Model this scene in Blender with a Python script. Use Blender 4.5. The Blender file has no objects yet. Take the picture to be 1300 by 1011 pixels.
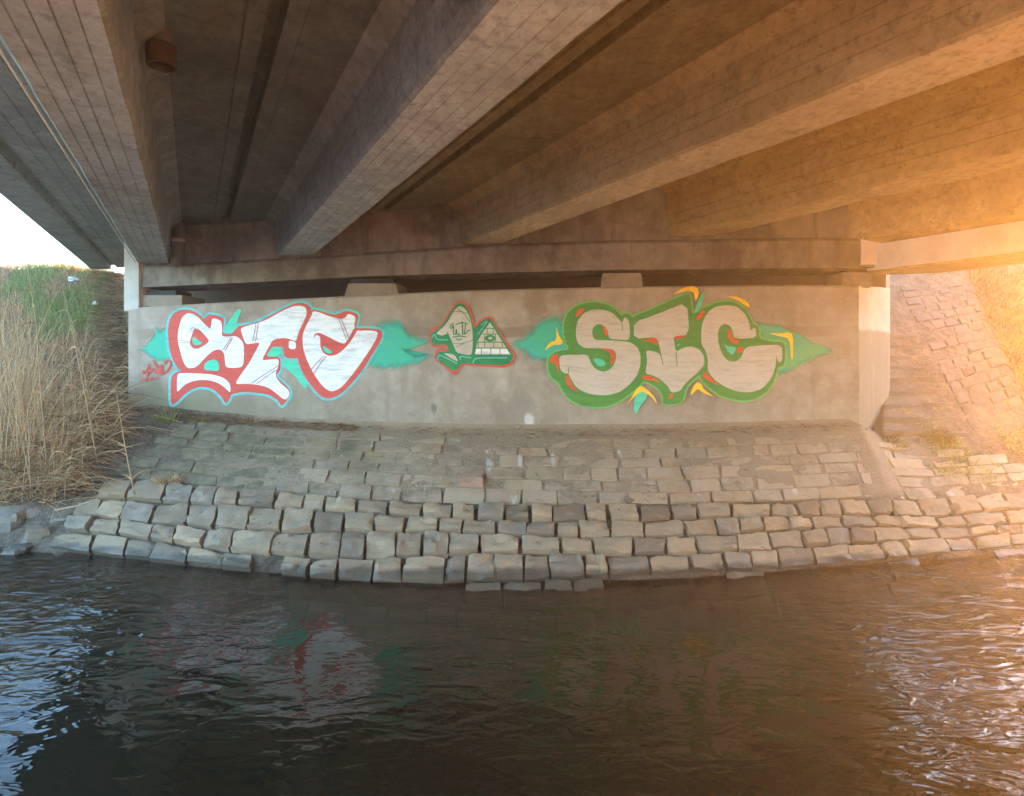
import bpy, math, random
from mathutils import Vector, noise
from mathutils.geometry import tessellate_polygon
R = random.Random(7)
SC = bpy.context.scene
# ------------------------------------------------------------------ camera, sky, sun, exposure
HC = 2.2                       # eye height above the water
F = 750.0                      # focal length in photo pixels (photo is 1300 px wide)
HZ = 450.0                     # horizon row in the photo
cam_d = bpy.data.cameras.new('camera'); cam = bpy.data.objects.new('camera', cam_d)
SC.collection.objects.link(cam); SC.camera = cam
cam.location = (0, 0, HC); cam.rotation_euler = (math.radians(90), 0, 0)
cam_d.sensor_width = 36.0; cam_d.lens = F / 1300 * 36; cam_d.shift_y = -(505.5 - HZ) / 1300
cam_d.clip_start = 0.05; cam_d.clip_end = 500
SUN_AZ, SUN_EL = 49.5,4.3     # azimuth from +Y towards +X, degrees
w = bpy.data.worlds.new('World'); SC.world = w; w.use_nodes = True
wn = w.node_tree; bg = wn.nodes['Background']
sky = wn.nodes.new('ShaderNodeTexSky'); sky.sky_type = 'NISHITA'; sky.sun_disc = False
sky.sun_elevation = math.radians(SUN_EL); sky.sun_rotation = math.radians(SUN_AZ)
sky.air_density = 1.0; sky.dust_density = 1; sky.ozone_density = 2.3
wn.links.new(sky.outputs[0], bg.inputs[0]); bg.inputs[1].default_value = 0.15
sd = bpy.data.lights.new('sun', 'SUN'); sd.energy = 3.2; sd.angle = math.radians(3); sd.color = (1,.37,.065)
so = bpy.data.objects.new('sun', sd); SC.collection.objects.link(so)
_sv = Vector((math.sin(math.radians(SUN_AZ)) * math.cos(math.radians(SUN_EL)), math.cos(math.radians(SUN_AZ)) * math.cos(math.radians(SUN_EL)), math.sin(math.radians(SUN_EL))))
so.rotation_euler = _sv.to_track_quat('Z', 'Y').to_euler(); so.location = (30, 6, 6)
SC.view_settings.view_transform = 'Standard'; SC.view_settings.look = 'None'
SC.view_settings.exposure = 4.9; SC.view_settings.gamma = 1.0; SC.view_settings.use_curve_mapping = False
SC.render.engine = 'CYCLES'
SC.cycles.max_bounces = 10; SC.cycles.diffuse_bounces = 6; SC.cycles.transparent_max_bounces = 24
SC.cycles.volume_bounces = 1; SC.cycles.use_denoising = True
HAZE_DENSITY = 0.0032

# ------------------------------------------------------------------ geometry helpers
def up(u, v, y):               # photo pixel at depth y -> world
    return Vector(((u - 650) / F * y, y, HC + (HZ - v) / F * y))
def upw(u, v, z=0.0):          # photo pixel on a level plane
    y = F * (HC - z) / (v - HZ); return Vector(((u - 650) / F * y, y, z))
PL = up(170, 450, 8.8); PR = up(1090, 450, 7.8)
WD = Vector((PR.x - PL.x, PR.y - PL.y, 0)).normalized()          # along the wall, to the right
WN = Vector((WD.y, -WD.x, 0))                                     # out of the wall, to the water
def wy(u, d=0.0):              # depth of the wall plane (set back by d) seen at column u
    p = PL - WN * d; k = (u - 650) / F
    # p + s*WD : x = k*y
    s = (k * p.y - p.x) / (WD.x - k * WD.y); return p.y + s * WD.y
def wp(u, v, d=0.0): return up(u, v, wy(u, d))
BV = Vector((-405, 750, 0)).normalized(); BN = Vector((BV.y, -BV.x, 0))   # along the girders / to their right
def wall_s(c, d=0.0):          # distance along the girder to the wall plane
    p = PL - WN * d
    q = BN * c
    # (q + s*BV - p).WN = 0
    return (p - q).dot(WN) / BV.dot(WN)
def bp(c, s, h): return BV * s + BN * c + Vector((0, 0, HC + h))
def lerp(a, b, t): return a + (b - a) * t
def interp(x, pts):
    if x <= pts[0][0]: return pts[0][1]
    for (a, b), (c, d) in zip(pts, pts[1:]):
        if x <= c: return b + (d - b) * (x - a) / (c - a)
    return pts[-1][1]
def fbm(p, o=4): return noise.fractal(p, 1.0, 2.0, o)

def link(o, parent=None):
    SC.collection.objects.link(o)
    if parent is not None: o.parent = parent
    return o
def world_loc(o):
    l = Vector(o.location)
    while o.parent is not None: o = o.parent; l = l + o.location
    return l
def mesh(name, verts, faces, mat, parent=None, smooth=False, loc=None, attr=None, cattr=None):
    """One mesh object from world-space vertices."""
    base = world_loc(parent) if parent is not None else Vector((0, 0, 0))
    off = Vector(loc) if loc is not None else base
    me = bpy.data.meshes.new(name)
    me.from_pydata([tuple(Vector(v) - off) for v in verts], [], faces)
    if mat is not None: me.materials.append(mat)
    if smooth: me.polygons.foreach_set('use_smooth', [True] * len(me.polygons))
    if attr:
        for k, vals in attr.items():
            a = me.attributes.new(k, 'FLOAT', 'POINT'); a.data.foreach_set('value', vals)
    if cattr:
        for k, vals in cattr.items():
            a = me.attributes.new(k, 'FLOAT_COLOR', 'POINT'); a.data.foreach_set('color', vals)
    me.update()
    o = bpy.data.objects.new(name, me)
    o.location = off - base
    return link(o, parent)
def tag(o, label=None, cat=None, group=None, kind=None):
    for k, v in (('label', label), ('category', cat), ('group', group), ('kind', kind)):
        if v: o[k] = v
    return o
def empty(name, loc, label=None, cat=None, group=None, kind=None):
    o = bpy.data.objects.new(name, None); o.location = loc; o.empty_display_size = .1; link(o)
    return tag(o, label, cat, group, kind)
def box_faces(i=0): return [tuple(k + i for k in f) for f in ((0, 3, 2, 1), (4, 5, 6, 7), (0, 1, 5, 4), (1, 2, 6, 5), (2, 3, 7, 6), (3, 0, 4, 7))]
def prism(name, low, high, mat, parent, **k):       # closed prism between two rings
    n = len(low); v = list(low) + list(high)
    f = [tuple(range(n - 1, -1, -1)), tuple(range(n, 2 * n))] + [(i, (i + 1) % n, n + (i + 1) % n, n + i) for i in range(n)]
    return mesh(name, v, f, mat, parent, **k)
def tube(pts, r, n=8):
    V, Fc = [], []
    for i, p in enumerate(pts):
        a = pts[max(i - 1, 0)]; b = pts[min(i + 1, len(pts) - 1)]
        t = (b - a).normalized(); x = t.orthogonal().normalized(); y = t.cross(x)
        rr = r[i] if isinstance(r, (list, tuple)) else r
        for k in range(n):
            an = 2 * math.pi * k / n; V.append(p + (x * math.cos(an) + y * math.sin(an)) * rr)
    for i in range(len(pts) - 1):
        for k in range(n): Fc.append((i * n + k, i * n + (k + 1) % n, (i + 1) * n + (k + 1) % n, (i + 1) * n + k))
    Fc += [tuple(range(n - 1, -1, -1)), tuple(range((len(pts) - 1) * n, len(pts) * n))]
    return V, Fc

# ------------------------------------------------------------------ materials
class NT:
    def __init__(s, name):
        s.m = bpy.data.materials.new(name); s.m.use_nodes = True; s.t = s.m.node_tree; s.N = s.t.nodes
        s.b = s.N['Principled BSDF']; s.out = s.N['Material Output']
        s.geo = s.N.new('ShaderNodeNewGeometry'); s.pos = s.geo.outputs['Position']
    def put(s, sock, v):
        if isinstance(v, bpy.types.NodeSocket): s.t.links.new(v, sock)
        elif v is not None:
            if sock.type == 'RGBA' and len(v) == 3: v = (*v, 1)
            sock.default_value = v
    def noise(s, scale, detail=5, rough=.6, stretch=(1, 1, 1), dist=0.0, rot=0.0, off=(0, 0, 0)):
        mp = s.N.new('ShaderNodeMapping'); mp.inputs['Scale'].default_value = stretch; mp.inputs['Rotation'].default_value = (0, 0, rot); mp.inputs['Location'].default_value = off
        s.put(mp.inputs['Vector'], s.pos)
        n = s.N.new('ShaderNodeTexNoise'); n.inputs['Scale'].default_value = scale; n.inputs['Detail'].default_value = detail
        n.inputs['Roughness'].default_value = rough; n.inputs['Distortion'].default_value = dist
        s.put(n.inputs['Vector'], mp.outputs[0]); return n.outputs['Fac']
    def ramp(s, fac, *stops):
        r = s.N.new('ShaderNodeValToRGB'); s.put(r.inputs[0], fac); e = r.color_ramp.elements
        while len(e) < len(stops): e.new(.5)
        for el, (p, c) in zip(e, stops):
            el.position = p; el.color = (c, c, c, 1) if not isinstance(c, tuple) else (*c, 1)
        return r.outputs[0]
    def mix(s, fac, a, b, mode='MIX'):
        m = s.N.new('ShaderNodeMix'); m.data_type = 'RGBA'; m.blend_type = mode
        s.put(m.inputs[0], fac); s.put(m.inputs[6], a); s.put(m.inputs[7], b); return m.outputs[2]
    def math(s, op, a, b=None, clamp=False):
        m = s.N.new('ShaderNodeMath'); m.operation = op; m.use_clamp = clamp; s.put(m.inputs[0], a); s.put(m.inputs[1], b); return m.outputs[0]
    def xyz(s):
        n = s.N.new('ShaderNodeSeparateXYZ'); s.put(n.inputs[0], s.pos); return n.outputs
    def rng(s, v, a, b, c=0.0, d=1.0):
        m = s.N.new('ShaderNodeMapRange'); m.interpolation_type = 'SMOOTHSTEP'; s.put(m.inputs[0], v)
        for i, k in enumerate((a, b, c, d)): m.inputs[1 + i].default_value = k
        return m.outputs[0]
    def rand(s): return s.N.new('ShaderNodeObjectInfo').outputs['Random']
    def attr(s, name):
        n = s.N.new('ShaderNodeAttribute'); n.attribute_name = name; return n.outputs
    def bump(s, h, strength=.3, dist=.02, nrm=None):
        b = s.N.new('ShaderNodeBump'); b.inputs['Strength'].default_value = strength; b.inputs['Distance'].default_value = dist
        s.put(b.inputs['Height'], h)
        if nrm: s.put(b.inputs['Normal'], nrm)
        return b.outputs[0]
    def blob(s, c, r, soft=.5):    # an ellipsoid mask in world space
        sub = s.N.new('ShaderNodeVectorMath'); sub.operation = 'SUBTRACT'; s.put(sub.inputs[0], s.pos); sub.inputs[1].default_value = c
        dv = s.N.new('ShaderNodeVectorMath'); dv.operation = 'DIVIDE'; s.put(dv.inputs[0], sub.outputs[0]); dv.inputs[1].default_value = r
        ln = s.N.new('ShaderNodeVectorMath'); ln.operation = 'LENGTH'; s.put(ln.inputs[0], dv.outputs[0])
        d = s.math('ADD', ln.outputs['Value'], s.math('MULTIPLY', s.math('SUBTRACT', s.noise(9, 4), .5), 1.1))
        return s.rng(d, 1.0 - soft, 1.0 + soft * .3, 1.0, 0.0)
    def done(s, col, rough=.85, nrm=None, spec=.3):
        s.put(s.b.inputs['Base Color'], col); s.put(s.b.inputs['Roughness'], rough); s.b.inputs['Specular IOR Level'].default_value = spec
        if nrm: s.put(s.b.inputs['Normal'], nrm)
        return s.m

def concrete(name, base, dark, light, stain=.5, board=None, pores=True, rust=0.0):
    m = NT(name)
    big = m.noise(.9, 6, .65); mid = m.noise(4.5, 6, .7); fine = m.noise(60, 3, .6)
    col = m.mix(m.ramp(big, (.35, 0.0), (.68, 1.0)), dark, base)
    col = m.mix(m.math('MULTIPLY', m.ramp(mid, (.45, 0.0), (.75, 1.0)), .6), col, light)
    drip = m.noise(3.0, 4, .6, stretch=(2.2, 2.2, .22))
    col = m.mix(m.math('MULTIPLY', m.ramp(drip, (.52, 0.0), (.72, 1.0)), stain), col, dark)
    if rust:
        rs = m.noise(2.2, 6, .7, off=(7, 3, 1)); col = m.mix(m.math('MULTIPLY', m.ramp(rs, (.55, 0.0), (.78, 1.0)), rust), col, (.22, .10, .045))
    h = m.math('ADD', m.math('MULTIPLY', fine, .35), m.math('MULTIPLY', mid, .8))
    if pores:
        v = m.N.new('ShaderNodeTexVoronoi'); v.inputs['Scale'].default_value = 11; v.inputs['Randomness'].default_value = 1; m.put(v.inputs['Vector'], m.pos)
        pm = m.math('MULTIPLY', m.rng(v.outputs['Distance'], .05, .11, 1, 0), m.ramp(m.noise(2.5), (.5, 0.0), (.6, 1.0)))
        col = m.mix(m.math('MULTIPLY', pm, .65), col, tuple(c * .3 for c in dark)); h = m.math('SUBTRACT', h, pm)
    return m, col, h
def concrete_mat(*a, **k):
    m, col, h = concrete(*a, **k); return m.done(col, .9, m.bump(h, .45, .012), .25)

def soffit_mat(name, base, dark, light):
    m, col, h = concrete(name, base, dark, light, stain=.25, rust=.35)
    rot = math.atan2(BV.x, BV.y)
    # formwork grain along the girders, soot blotches
    g = m.noise(26, 4, .65, stretch=(1, .03, 1), rot=rot)
    col = m.mix(m.math('MULTIPLY', m.ramp(g, (.42, 0.0), (.66, 1.0)), .35), col, dark)
    bt = m.noise(9.5, 1, .4, stretch=(1, .012, 1), rot=rot); col = m.mix(m.math('MULTIPLY', m.ramp(bt, (.42, 0.0), (.58, 1.0)), .32), col, dark)
    lm = m.noise(1.3, 5, .7, stretch=(1, .5, 1), off=(11, 2, 0)); col = m.mix(m.math('MULTIPLY', m.ramp(lm, (.60, 0.0), (.72, 1.0)), .4), col, light)
    sp = m.noise(14, 5, .8); col = m.mix(m.math('MULTIPLY', m.ramp(sp, (.50, 0.0), (.66, 1.0)), .65), col, tuple(c * .55 for c in dark))
    cr = m.noise(2.6, 9, .78, off=(3, 9, 4), dist=.6)
    col = m.mix(m.math('MULTIPLY', m.ramp(cr, (.56, 0.0), (.66, 1.0)), .62), col, tuple(c * .5 for c in dark))
    return m.done(col, .92, m.bump(m.math('ADD', h, m.math('MULTIPLY', g, .7)), .5, .012), .2)
M = {}
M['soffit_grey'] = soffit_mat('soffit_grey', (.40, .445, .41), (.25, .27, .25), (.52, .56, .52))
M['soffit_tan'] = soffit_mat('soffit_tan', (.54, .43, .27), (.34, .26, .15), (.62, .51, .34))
M['soffit_ochre'] = soffit_mat('soffit_ochre', (.56, .40, .20), (.38, .255, .115), (.64, .48, .26))  # tan and ochre: orange glow from the right put into the concrete colour
M['soffit_grey_side'] = soffit_mat('soffit_grey_side', (.215, .22, .195), (.12, .12, .105), (.30, .305, .275))  # side copies are darker; bounce from below is put into the paler undersides
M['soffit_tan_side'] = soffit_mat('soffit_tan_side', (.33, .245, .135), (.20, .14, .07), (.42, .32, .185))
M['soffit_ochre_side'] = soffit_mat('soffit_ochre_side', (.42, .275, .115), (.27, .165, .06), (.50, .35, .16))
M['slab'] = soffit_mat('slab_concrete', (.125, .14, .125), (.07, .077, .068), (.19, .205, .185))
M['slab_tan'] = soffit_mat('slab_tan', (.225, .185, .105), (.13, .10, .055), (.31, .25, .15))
M['slab_ochre'] = soffit_mat('slab_ochre', (.40, .27, .115), (.25, .16, .065), (.50, .36, .165))  # bays warmer to the right, the glow put into their colour too
M['pale'] = concrete_mat('pale_concrete', (.74, .70, .67), (.56, .51, .47), (.80, .77, .74), .25)
M['post'] = concrete_mat('post_concrete', (.42, .40, .375), (.30, .28, .26), (.50, .48, .46), .35)
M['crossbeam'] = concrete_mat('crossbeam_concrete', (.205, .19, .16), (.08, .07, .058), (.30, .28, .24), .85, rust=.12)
M['block'] = concrete_mat('bearing_concrete', (.26, .22, .18), (.15, .12, .095), (.33, .28, .23), .4)

def wall_material():
    m, col, h = concrete('wall_concrete', (.345, .295, .25), (.215, .175, .14), (.44, .39, .345), .6)
    x, y, z = m.xyz()
    wob = m.math('MULTIPLY', m.math('SUBTRACT', m.noise(1.5, 5), .5), .16)
    zz = m.math('ADD', z, wob)
    band = m.math('MULTIPLY', m.rng(zz, 2.42, 2.46), m.rng(zz, 2.57, 2.60, 1, 0))
    band = m.math('MULTIPLY', band, m.ramp(m.noise(.8, 3, off=(4, 0, 0)), (.40, 0.0), (.55, 1.0)))
    col = m.mix(m.math('MULTIPLY', band, .78), col, (.20, .15, .115))
    band2 = m.math('MULTIPLY', m.rng(zz, 2.62, 2.66), m.rng(zz, 2.68, 2.72, 1, 0))
    col = m.mix(m.math('MULTIPLY', band2, .3), col, (.27, .22, .18))
    # splash dirt and algae near the foot, greener to the left
    foot = m.math('MULTIPLY', m.rng(m.math('ADD', z, m.math('MULTIPLY', m.math('SUBTRACT', m.noise(2.2, 6), .5), .9)), 1.42, 2.0, 1, 0), .85)
    green = m.rng(x, -5.2, -1.5, 1, 0)
    col = m.mix(m.math('MULTIPLY', foot, m.math('ADD', m.math('MULTIPLY', green, .85), .25)), col, (.17, .155, .10))
    for (u, v, ru, rv, c, a) in ((680, 385, 16, 26, (.20, .155, .12), .6), (551, 518, 5, 7, (.13, .11, .10), .8), (660, 518, 22, 24, (.21, .18, .155), .7), (672, 534, 7, 11, (.58, .56, .56), .55),
                                 (1036, 480, 9, 9, (.2, .17, .13), .6), (195, 500, 18, 22, (.17, .16, .10), .6), (255, 505, 24, 18, (.2, .185, .12), .6), (1074, 445, 8, 14, (.25, .18, .13), .6), (663, 492, 10, 9, (.24, .20, .165), .6), (388, 480, 8, 14, (.22, .2, .18), .8)):
        c0 = wp(u, v); k = c0.y / F
        col = m.mix(m.math('MULTIPLY', m.blob(tuple(c0), (ru * k, .3, rv * k)), a), col, c)
    bd = m.noise(3.0, 2, .5, stretch=(3.2, 3.2, .02))
    return m.done(col, .88, m.bump(m.math('ADD', h, bd), .4, .012), .25)
M['wall'] = wall_material()
def chamfer_material():
    m, col, h = concrete('wall_end_concrete', (.36, .325, .275), (.26, .225, .18), (.42, .39, .34), .4)
    z = m.math('ADD', m.xyz()[2], m.math('MULTIPLY', m.math('SUBTRACT', m.noise(4, 5), .5), .12))
    dirt = m.math('MULTIPLY', m.rng(z, 2.50, 2.55, 1, 0), m.math('ADD', .45, m.math('MULTIPLY', m.noise(4, 5, .7, stretch=(2, 2, .3)), .6)), True)
    col = m.mix(dirt, col, (.15, .108, .065))
    return m.done(col, .9, m.bump(h, .4, .012), .25)
M['wall_end'] = chamfer_material()

def paint(name, col, var=.22, grey=None, soft=False):
    m = NT(name)
    n = m.noise(7, 5, .65, stretch=(.55, .55, 3.0)); f = m.noise(45, 3)
    dk = grey or tuple(c * .55 for c in col)
    c = m.mix(m.math('MULTIPLY', m.ramp(n, (.46, 0.0), (.70, 1.0)), min(1, var * 2.2)), col, dk)
    c = m.mix(m.math('MULTIPLY', m.ramp(f, (.60, 0.0), (.72, 1.0)), var * .9), c, (.36, .31, .26))
    m.done(c, .6, m.bump(m.math('ADD', m.noise(60, 3), m.noise(4.5, 6)), .3, .01), .3)
    if soft:
        a = m.attr('cover')['Fac']
        e = m.math('ADD', m.math('MULTIPLY', a, 1.5), m.math('MULTIPLY', m.math('SUBTRACT', m.noise(9, 7, .8), .5), 1.7))
        k = m.math('MULTIPLY', m.rng(e, .18, 1.15), .93)
        tr = m.N.new('ShaderNodeBsdfTransparent'); mx = m.N.new('ShaderNodeMixShader')
        m.put(mx.inputs[0], k); m.put(mx.inputs[1], tr.outputs[0]); m.put(mx.inputs[2], m.b.outputs[0]); m.put(m.out.inputs[0], mx.outputs[0])
    return m.m
M['red'] = paint('red_spray', (.52, .065, .05)); M['white'] = paint('white_spray', (.68, .68, .70), .42, (.42, .42, .47))
M['cyan'] = paint('cyan_spray', (.10, .42, .42), .3); M['teal'] = paint('teal_spray', (.055, .50, .33), .25)
M['teal_cloud'] = paint('teal_cloud_spray', (.035, .40, .25), .45, (.02, .36, .40), soft=True)
M['cloud_green'] = paint('green_cloud_spray', (.09, .36, .16), .45, (.04, .35, .30), soft=True)
M['silver'] = paint('silver_spray', (.46, .41, .36), .3, (.30, .25, .205)); M['green'] = paint('green_spray', (.055, .22, .045), .25)
M['dgreen'] = paint('dark_green_spray', (.012, .20, .07), .2); M['lgreen'] = paint('light_green_spray', (.13, .42, .12), .3)
M['orange'] = paint('orange_red_spray', (.60, .085, .03), .3); M['yellow'] = paint('yellow_spray', (.80, .50, .03), .25)
M['marker'] = paint('dark_marker', (.03, .075, .05), .1); M['thinred'] = paint('thin_red_marker', (.30, .05, .06), .1)

def stone_mat(name, tones, moss=0.0, wet=True, mortar=0.0, worn=(.38, .315, .235)):
    m = NT(name); r = m.rand()
    col = m.ramp(r, *[(i / (len(tones) - 1), t) for i, t in enumerate(tones)])
    n = m.noise(5, 6, .7); g = m.noise(30, 5, .7)
    col = m.mix(m.math('MULTIPLY', m.ramp(n, (.40, 0.0), (.70, 1.0)), .5), col, (.16, .135, .115))
    col = m.mix(m.math('MULTIPLY', m.ramp(m.noise(8, 5, .7, off=(5, 5, 5)), (.55, 0.0), (.75, 1.0)), .5), col, worn)
    col = m.mix(m.math('MULTIPLY', m.ramp(m.noise(3, 5, .7, off=(1, 8, 2)), (.58, 0.0), (.72, 1.0)), .45), col, (.33, .17, .085))
    col = m.mix(m.math('MULTIPLY', m.ramp(g, (.55, 0.0), (.75, 1.0)), .35), col, (.12, .10, .09))
    x, y, z = m.xyz()
    if mortar:
        col = m.mix(m.math('MULTIPLY', m.ramp(m.noise(1.9, 6, .75, off=(2, 2, 2)), (.42, 0.0), (.58, 1.0)), mortar), col, (.34, .255, .18))
        col = m.mix(m.math('MULTIPLY', m.ramp(m.noise(2.6, 4, .6, stretch=(2.5, .6, 1), off=(9, 1, 0)), (.64, 0.0), (.72, 1.0)), .55), col, (.55, .52, .49))
        col = m.mix(m.math('MULTIPLY', m.ramp(m.noise(1.6, 6, .7, off=(0, 12, 0)), (.60, 0.0), (.72, 1.0)), .5), col, (.20, .085, .06))
    if mortar:
        for c0, rr in (((.10, 7.46, .89), (.035, .2, .16)), ((-1.05, 7.53, .92), (.05, .2, .12)), ((-.78, 7.62, .98), (.09, .15, .06)), ((.52, 7.48, .90), (.03, .2, .12)), ((.78, 7.58, .96), (.07, .15, .07)), ((2.1, 7.3, .95), (.1, .15, .08))):
            col = m.mix(m.math('MULTIPLY', m.blob(c0, rr), .45), col, (.58, .55, .52))
    if moss:
        k = m.math('MULTIPLY', m.rng(m.math('ADD', x, m.math('MULTIPLY', m.noise(1.3, 5), 4.5)), -1.2, 1.2, 1, 0), m.ramp(m.noise(6, 5, .7), (.30, .35), (.62, 1.0)))
        col = m.mix(m.math('MULTIPLY', k, moss), col, (.082, .078, .040))
        k2 = m.math('MULTIPLY', m.rng(m.math('ADD', x, m.math('MULTIPLY', m.noise(1.7, 5), -3)), 3.0, 4.6), m.ramp(m.noise(4, 5, .7), (.45, 0.0), (.65, 1.0)))
        col = m.mix(m.math('MULTIPLY', k2, moss * .8), col, (.17, .14, .045))
    if wet:
        zz = m.math('ADD', z, m.math('MULTIPLY', m.math('SUBTRACT', m.noise(5, 4), .5), .06))
        wk = m.rng(zz, .075, .115, 1, 0)
        col = m.mix(m.math('MULTIPLY', wk, .8), col, (.055, .046, .034))
        rough = m.math('SUBTRACT', .85, m.math('MULTIPLY', wk, .4))
    else: rough = .88
    h = m.math('ADD', n, m.math('MULTIPLY', g, .5))
    return m.done(col, rough, m.bump(h, .7, .025), .3)
ST = [(.25, .205, .155), (.37, .305, .235), (.29, .25, .205), (.42, .34, .25), (.34, .265, .19), (.27, .245, .22), (.19, .155, .12), (.44, .37, .285), (.23, .185, .14)]
M['stone'] = stone_mat('granite_block', [(t[0] * .82, t[1] * .70, t[2] * .55) for t in ST])
M['paving'] = stone_mat('mortared_stone', [(t[0] * .90, t[1] * .77, t[2] * .61) for t in ST], moss=.9, wet=False, mortar=.9)
M['redstone'] = stone_mat('reddish_sandstone', [(.30, .19, .14), (.33, .21, .15)], wet=False)
M['boulder'] = stone_mat('boulder_stone', [(.15, .12, .085), (.19, .16, .125), (.14, .09, .05)], worn=(.22, .19, .15))
M['warmpave'] = stone_mat('warm_paving_stone', [(.065, .042, .025), (.09, .063, .042), (.078, .055, .037), (.105, .075, .052)], wet=False, worn=(.085, .062, .042))
M['step'] = stone_mat('step_stone', [(.10, .068, .042), (.125, .088, .056), (.09, .064, .04)], wet=False, worn=(.14, .10, .065))

def soil_material():
    m = NT('bank_soil'); x, y, z = m.xyz()
    n = m.noise(3, 7, .7); col = m.mix(m.ramp(n, (.35, 0.0), (.65, 1.0)), (.055, .042, .03), (.16, .12, .085))
    col = m.mix(m.math('MULTIPLY', m.ramp(m.noise(24, 5, .7), (.5, 0.0), (.7, 1.0)), .6), col, (.23, .17, .115))
    # pale silt and mortar between the stones under the bridge
    ap = m.math('MULTIPLY', m.rng(z, .46, .62), m.math('MULTIPLY', m.rng(x, -4.6, -3.0), m.rng(x, 4.5, 6.5, 1, 0)))
    col = m.mix(m.math('MULTIPLY', ap, .8), col, m.mix(m.noise(4, 7, .75), (.22, .165, .115), (.36, .275, .195)))
    gr = m.math('MULTIPLY', m.rng(x, -6.2, -7.4), m.rng(z, 2.0, 2.7)); col = m.mix(gr, col, m.mix(m.noise(2.2, 5), (.07, .085, .025), (.17, .13, .06)))
    col = m.mix(m.math('MULTIPLY', m.rng(z, -.04, .05, 1, 0), .75), col, (.05, .042, .028))
    return m.done(col, .95, m.bump(m.math('ADD', n, m.noise(30, 5)), .8, .04), .15)
M['soil'] = soil_material()

def water_material():
    m = NT('river_water')
    x, y, z = m.xyz()
    big = m.noise(1.5, 2, .5, stretch=(1, 1.7, 1), dist=.8, rot=.1); med = m.noise(4.2, 2, .5, stretch=(.8, 1.6, 1), dist=1.1, rot=-.12); fin = m.noise(13, 1, .5, stretch=(.8, 1.5, 1), dist=.6, rot=.2)
    amp = m.math('ADD', .15, m.math('MULTIPLY', m.math('MAXIMUM', m.ramp(m.noise(.5, 3, .5, off=(3, 1, 0)), (.45, 0.0), (.68, .7)), m.math('MAXIMUM', m.rng(x, -2.2, -3.2), m.math('MULTIPLY', m.rng(x, 1.5, 2.6), .8))), .85))
    h = m.math('MULTIPLY', m.math('ADD', m.math('MULTIPLY', big, 1.4), m.math('ADD', m.math('MULTIPLY', med, .75), m.math('MULTIPLY', fin, .12))), amp)
    nrm = m.bump(h, 1.0, .026)
    df = m.N.new('ShaderNodeBsdfDiffuse'); df.inputs[0].default_value = (.003, .0065, .004, 1)
    tr = m.N.new('ShaderNodeBsdfTransparent'); tr.inputs[0].default_value = (.60, .55, .40, 1)
    dp = m.attr('depth')['Fac']; k = m.rng(dp, 0.0, .62, .03, 1.0)
    mx = m.N.new('ShaderNodeMixShader'); m.put(mx.inputs[0], k); m.put(mx.inputs[1], tr.outputs[0]); m.put(mx.inputs[2], df.outputs[0])
    gl = m.N.new('ShaderNodeBsdfGlossy'); gl.inputs['Roughness'].default_value = .02; gl.inputs[0].default_value = (1, 1, 1, 1); m.put(gl.inputs['Normal'], nrm)
    fr = m.N.new('ShaderNodeFresnel'); fr.inputs[0].default_value = 1.34; m.put(fr.inputs['Normal'], nrm)
    m2 = m.N.new('ShaderNodeMixShader'); m.put(m2.inputs[0], fr.outputs[0]); m.put(m2.inputs[1], mx.outputs[0]); m.put(m2.inputs[2], gl.outputs[0])
    m.put(m.out.inputs[0], m2.outputs[0]); return m.m
M['water'] = water_material()

def blade_mat(name, stops, trans=.25):
    m = NT(name); t = m.attr('tone')['Fac']; col = m.ramp(t, *stops)
    m.done(col, .75, None, .25)
    tl = m.N.new('ShaderNodeBsdfTranslucent'); m.put(tl.inputs[0], col); mx = m.N.new('ShaderNodeMixShader'); mx.inputs[0].default_value = trans
    m.put(mx.inputs[1], m.b.outputs[0]); m.put(mx.inputs[2], tl.outputs[0]); m.put(m.out.inputs[0], mx.outputs[0]); return m.m
M['reed'] = blade_mat('dry_reed', [(0, (.10, .045, .022)), (.3, (.28, .15, .072)), (.65, (.46, .285, .14)), (1, (.66, .49, .28))])
M['reed_mat'] = blade_mat('fallen_reed', [(0, (.09, .04, .02)), (.35, (.25, .125, .06)), (.7, (.42, .25, .125)), (1, (.60, .42, .25))])
M['litter'] = blade_mat('dead_leaf_litter', [(0, (.07, .04, .025)), (.4, (.17, .095, .05)), (.8, (.30, .18, .095)), (1, (.42, .29, .16))])
M['grass'] = blade_mat('green_grass', [(0, (.07, .085, .02)), (.4, (.15, .19, .045)), (.75, (.26, .27, .075)), (1, (.44, .36, .16))], .35)
M['drygrass'] = blade_mat('yellow_grass', [(0, (.06, .033, .012)), (.35, (.11, .065, .02)), (.7, (.16, .12, .03)), (1, (.17, .16, .04))], .35)
def plain(name, col, rough=.7, metal=0.0, var=.4, dark=None):
    m = NT(name); n = m.noise(12, 6, .7); c = m.mix(m.math('MULTIPLY', m.ramp(n, (.35, 0.0), (.7, 1.0)), var), col, dark or tuple(k * .4 for k in col))
    m.b.inputs['Metallic'].default_value = metal; return m.done(c, rough, m.bump(n, .4, .01), .35)
M['rust'] = plain('rusty_iron', (.034, .02, .013), .85, 0, .6, (.06, .03, .02)); M['pipe'] = plain('dark_pipe', (.075, .062, .05), .7); M['pipe_ring'] = plain('pipe_ring', (.28, .24, .20), .5)
M['cable'] = plain('pale_cable', (.55, .52, .46), .6, 0, .2); M['plastic'] = plain('white_plastic', (.42, .44, .46), .45, 0, .5); M['rubber'] = plain('black_rubber', (.02, .02, .02), .7)
M['twig'] = plain('dead_stick', (.34, .23, .13), .85); M['bounce_paving'] = plain('bounce_paving', (.41, .41, .40), .9, 0, .3); M['dark'] = plain('dark_backwall', (.10, .08, .065), .95)

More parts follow.
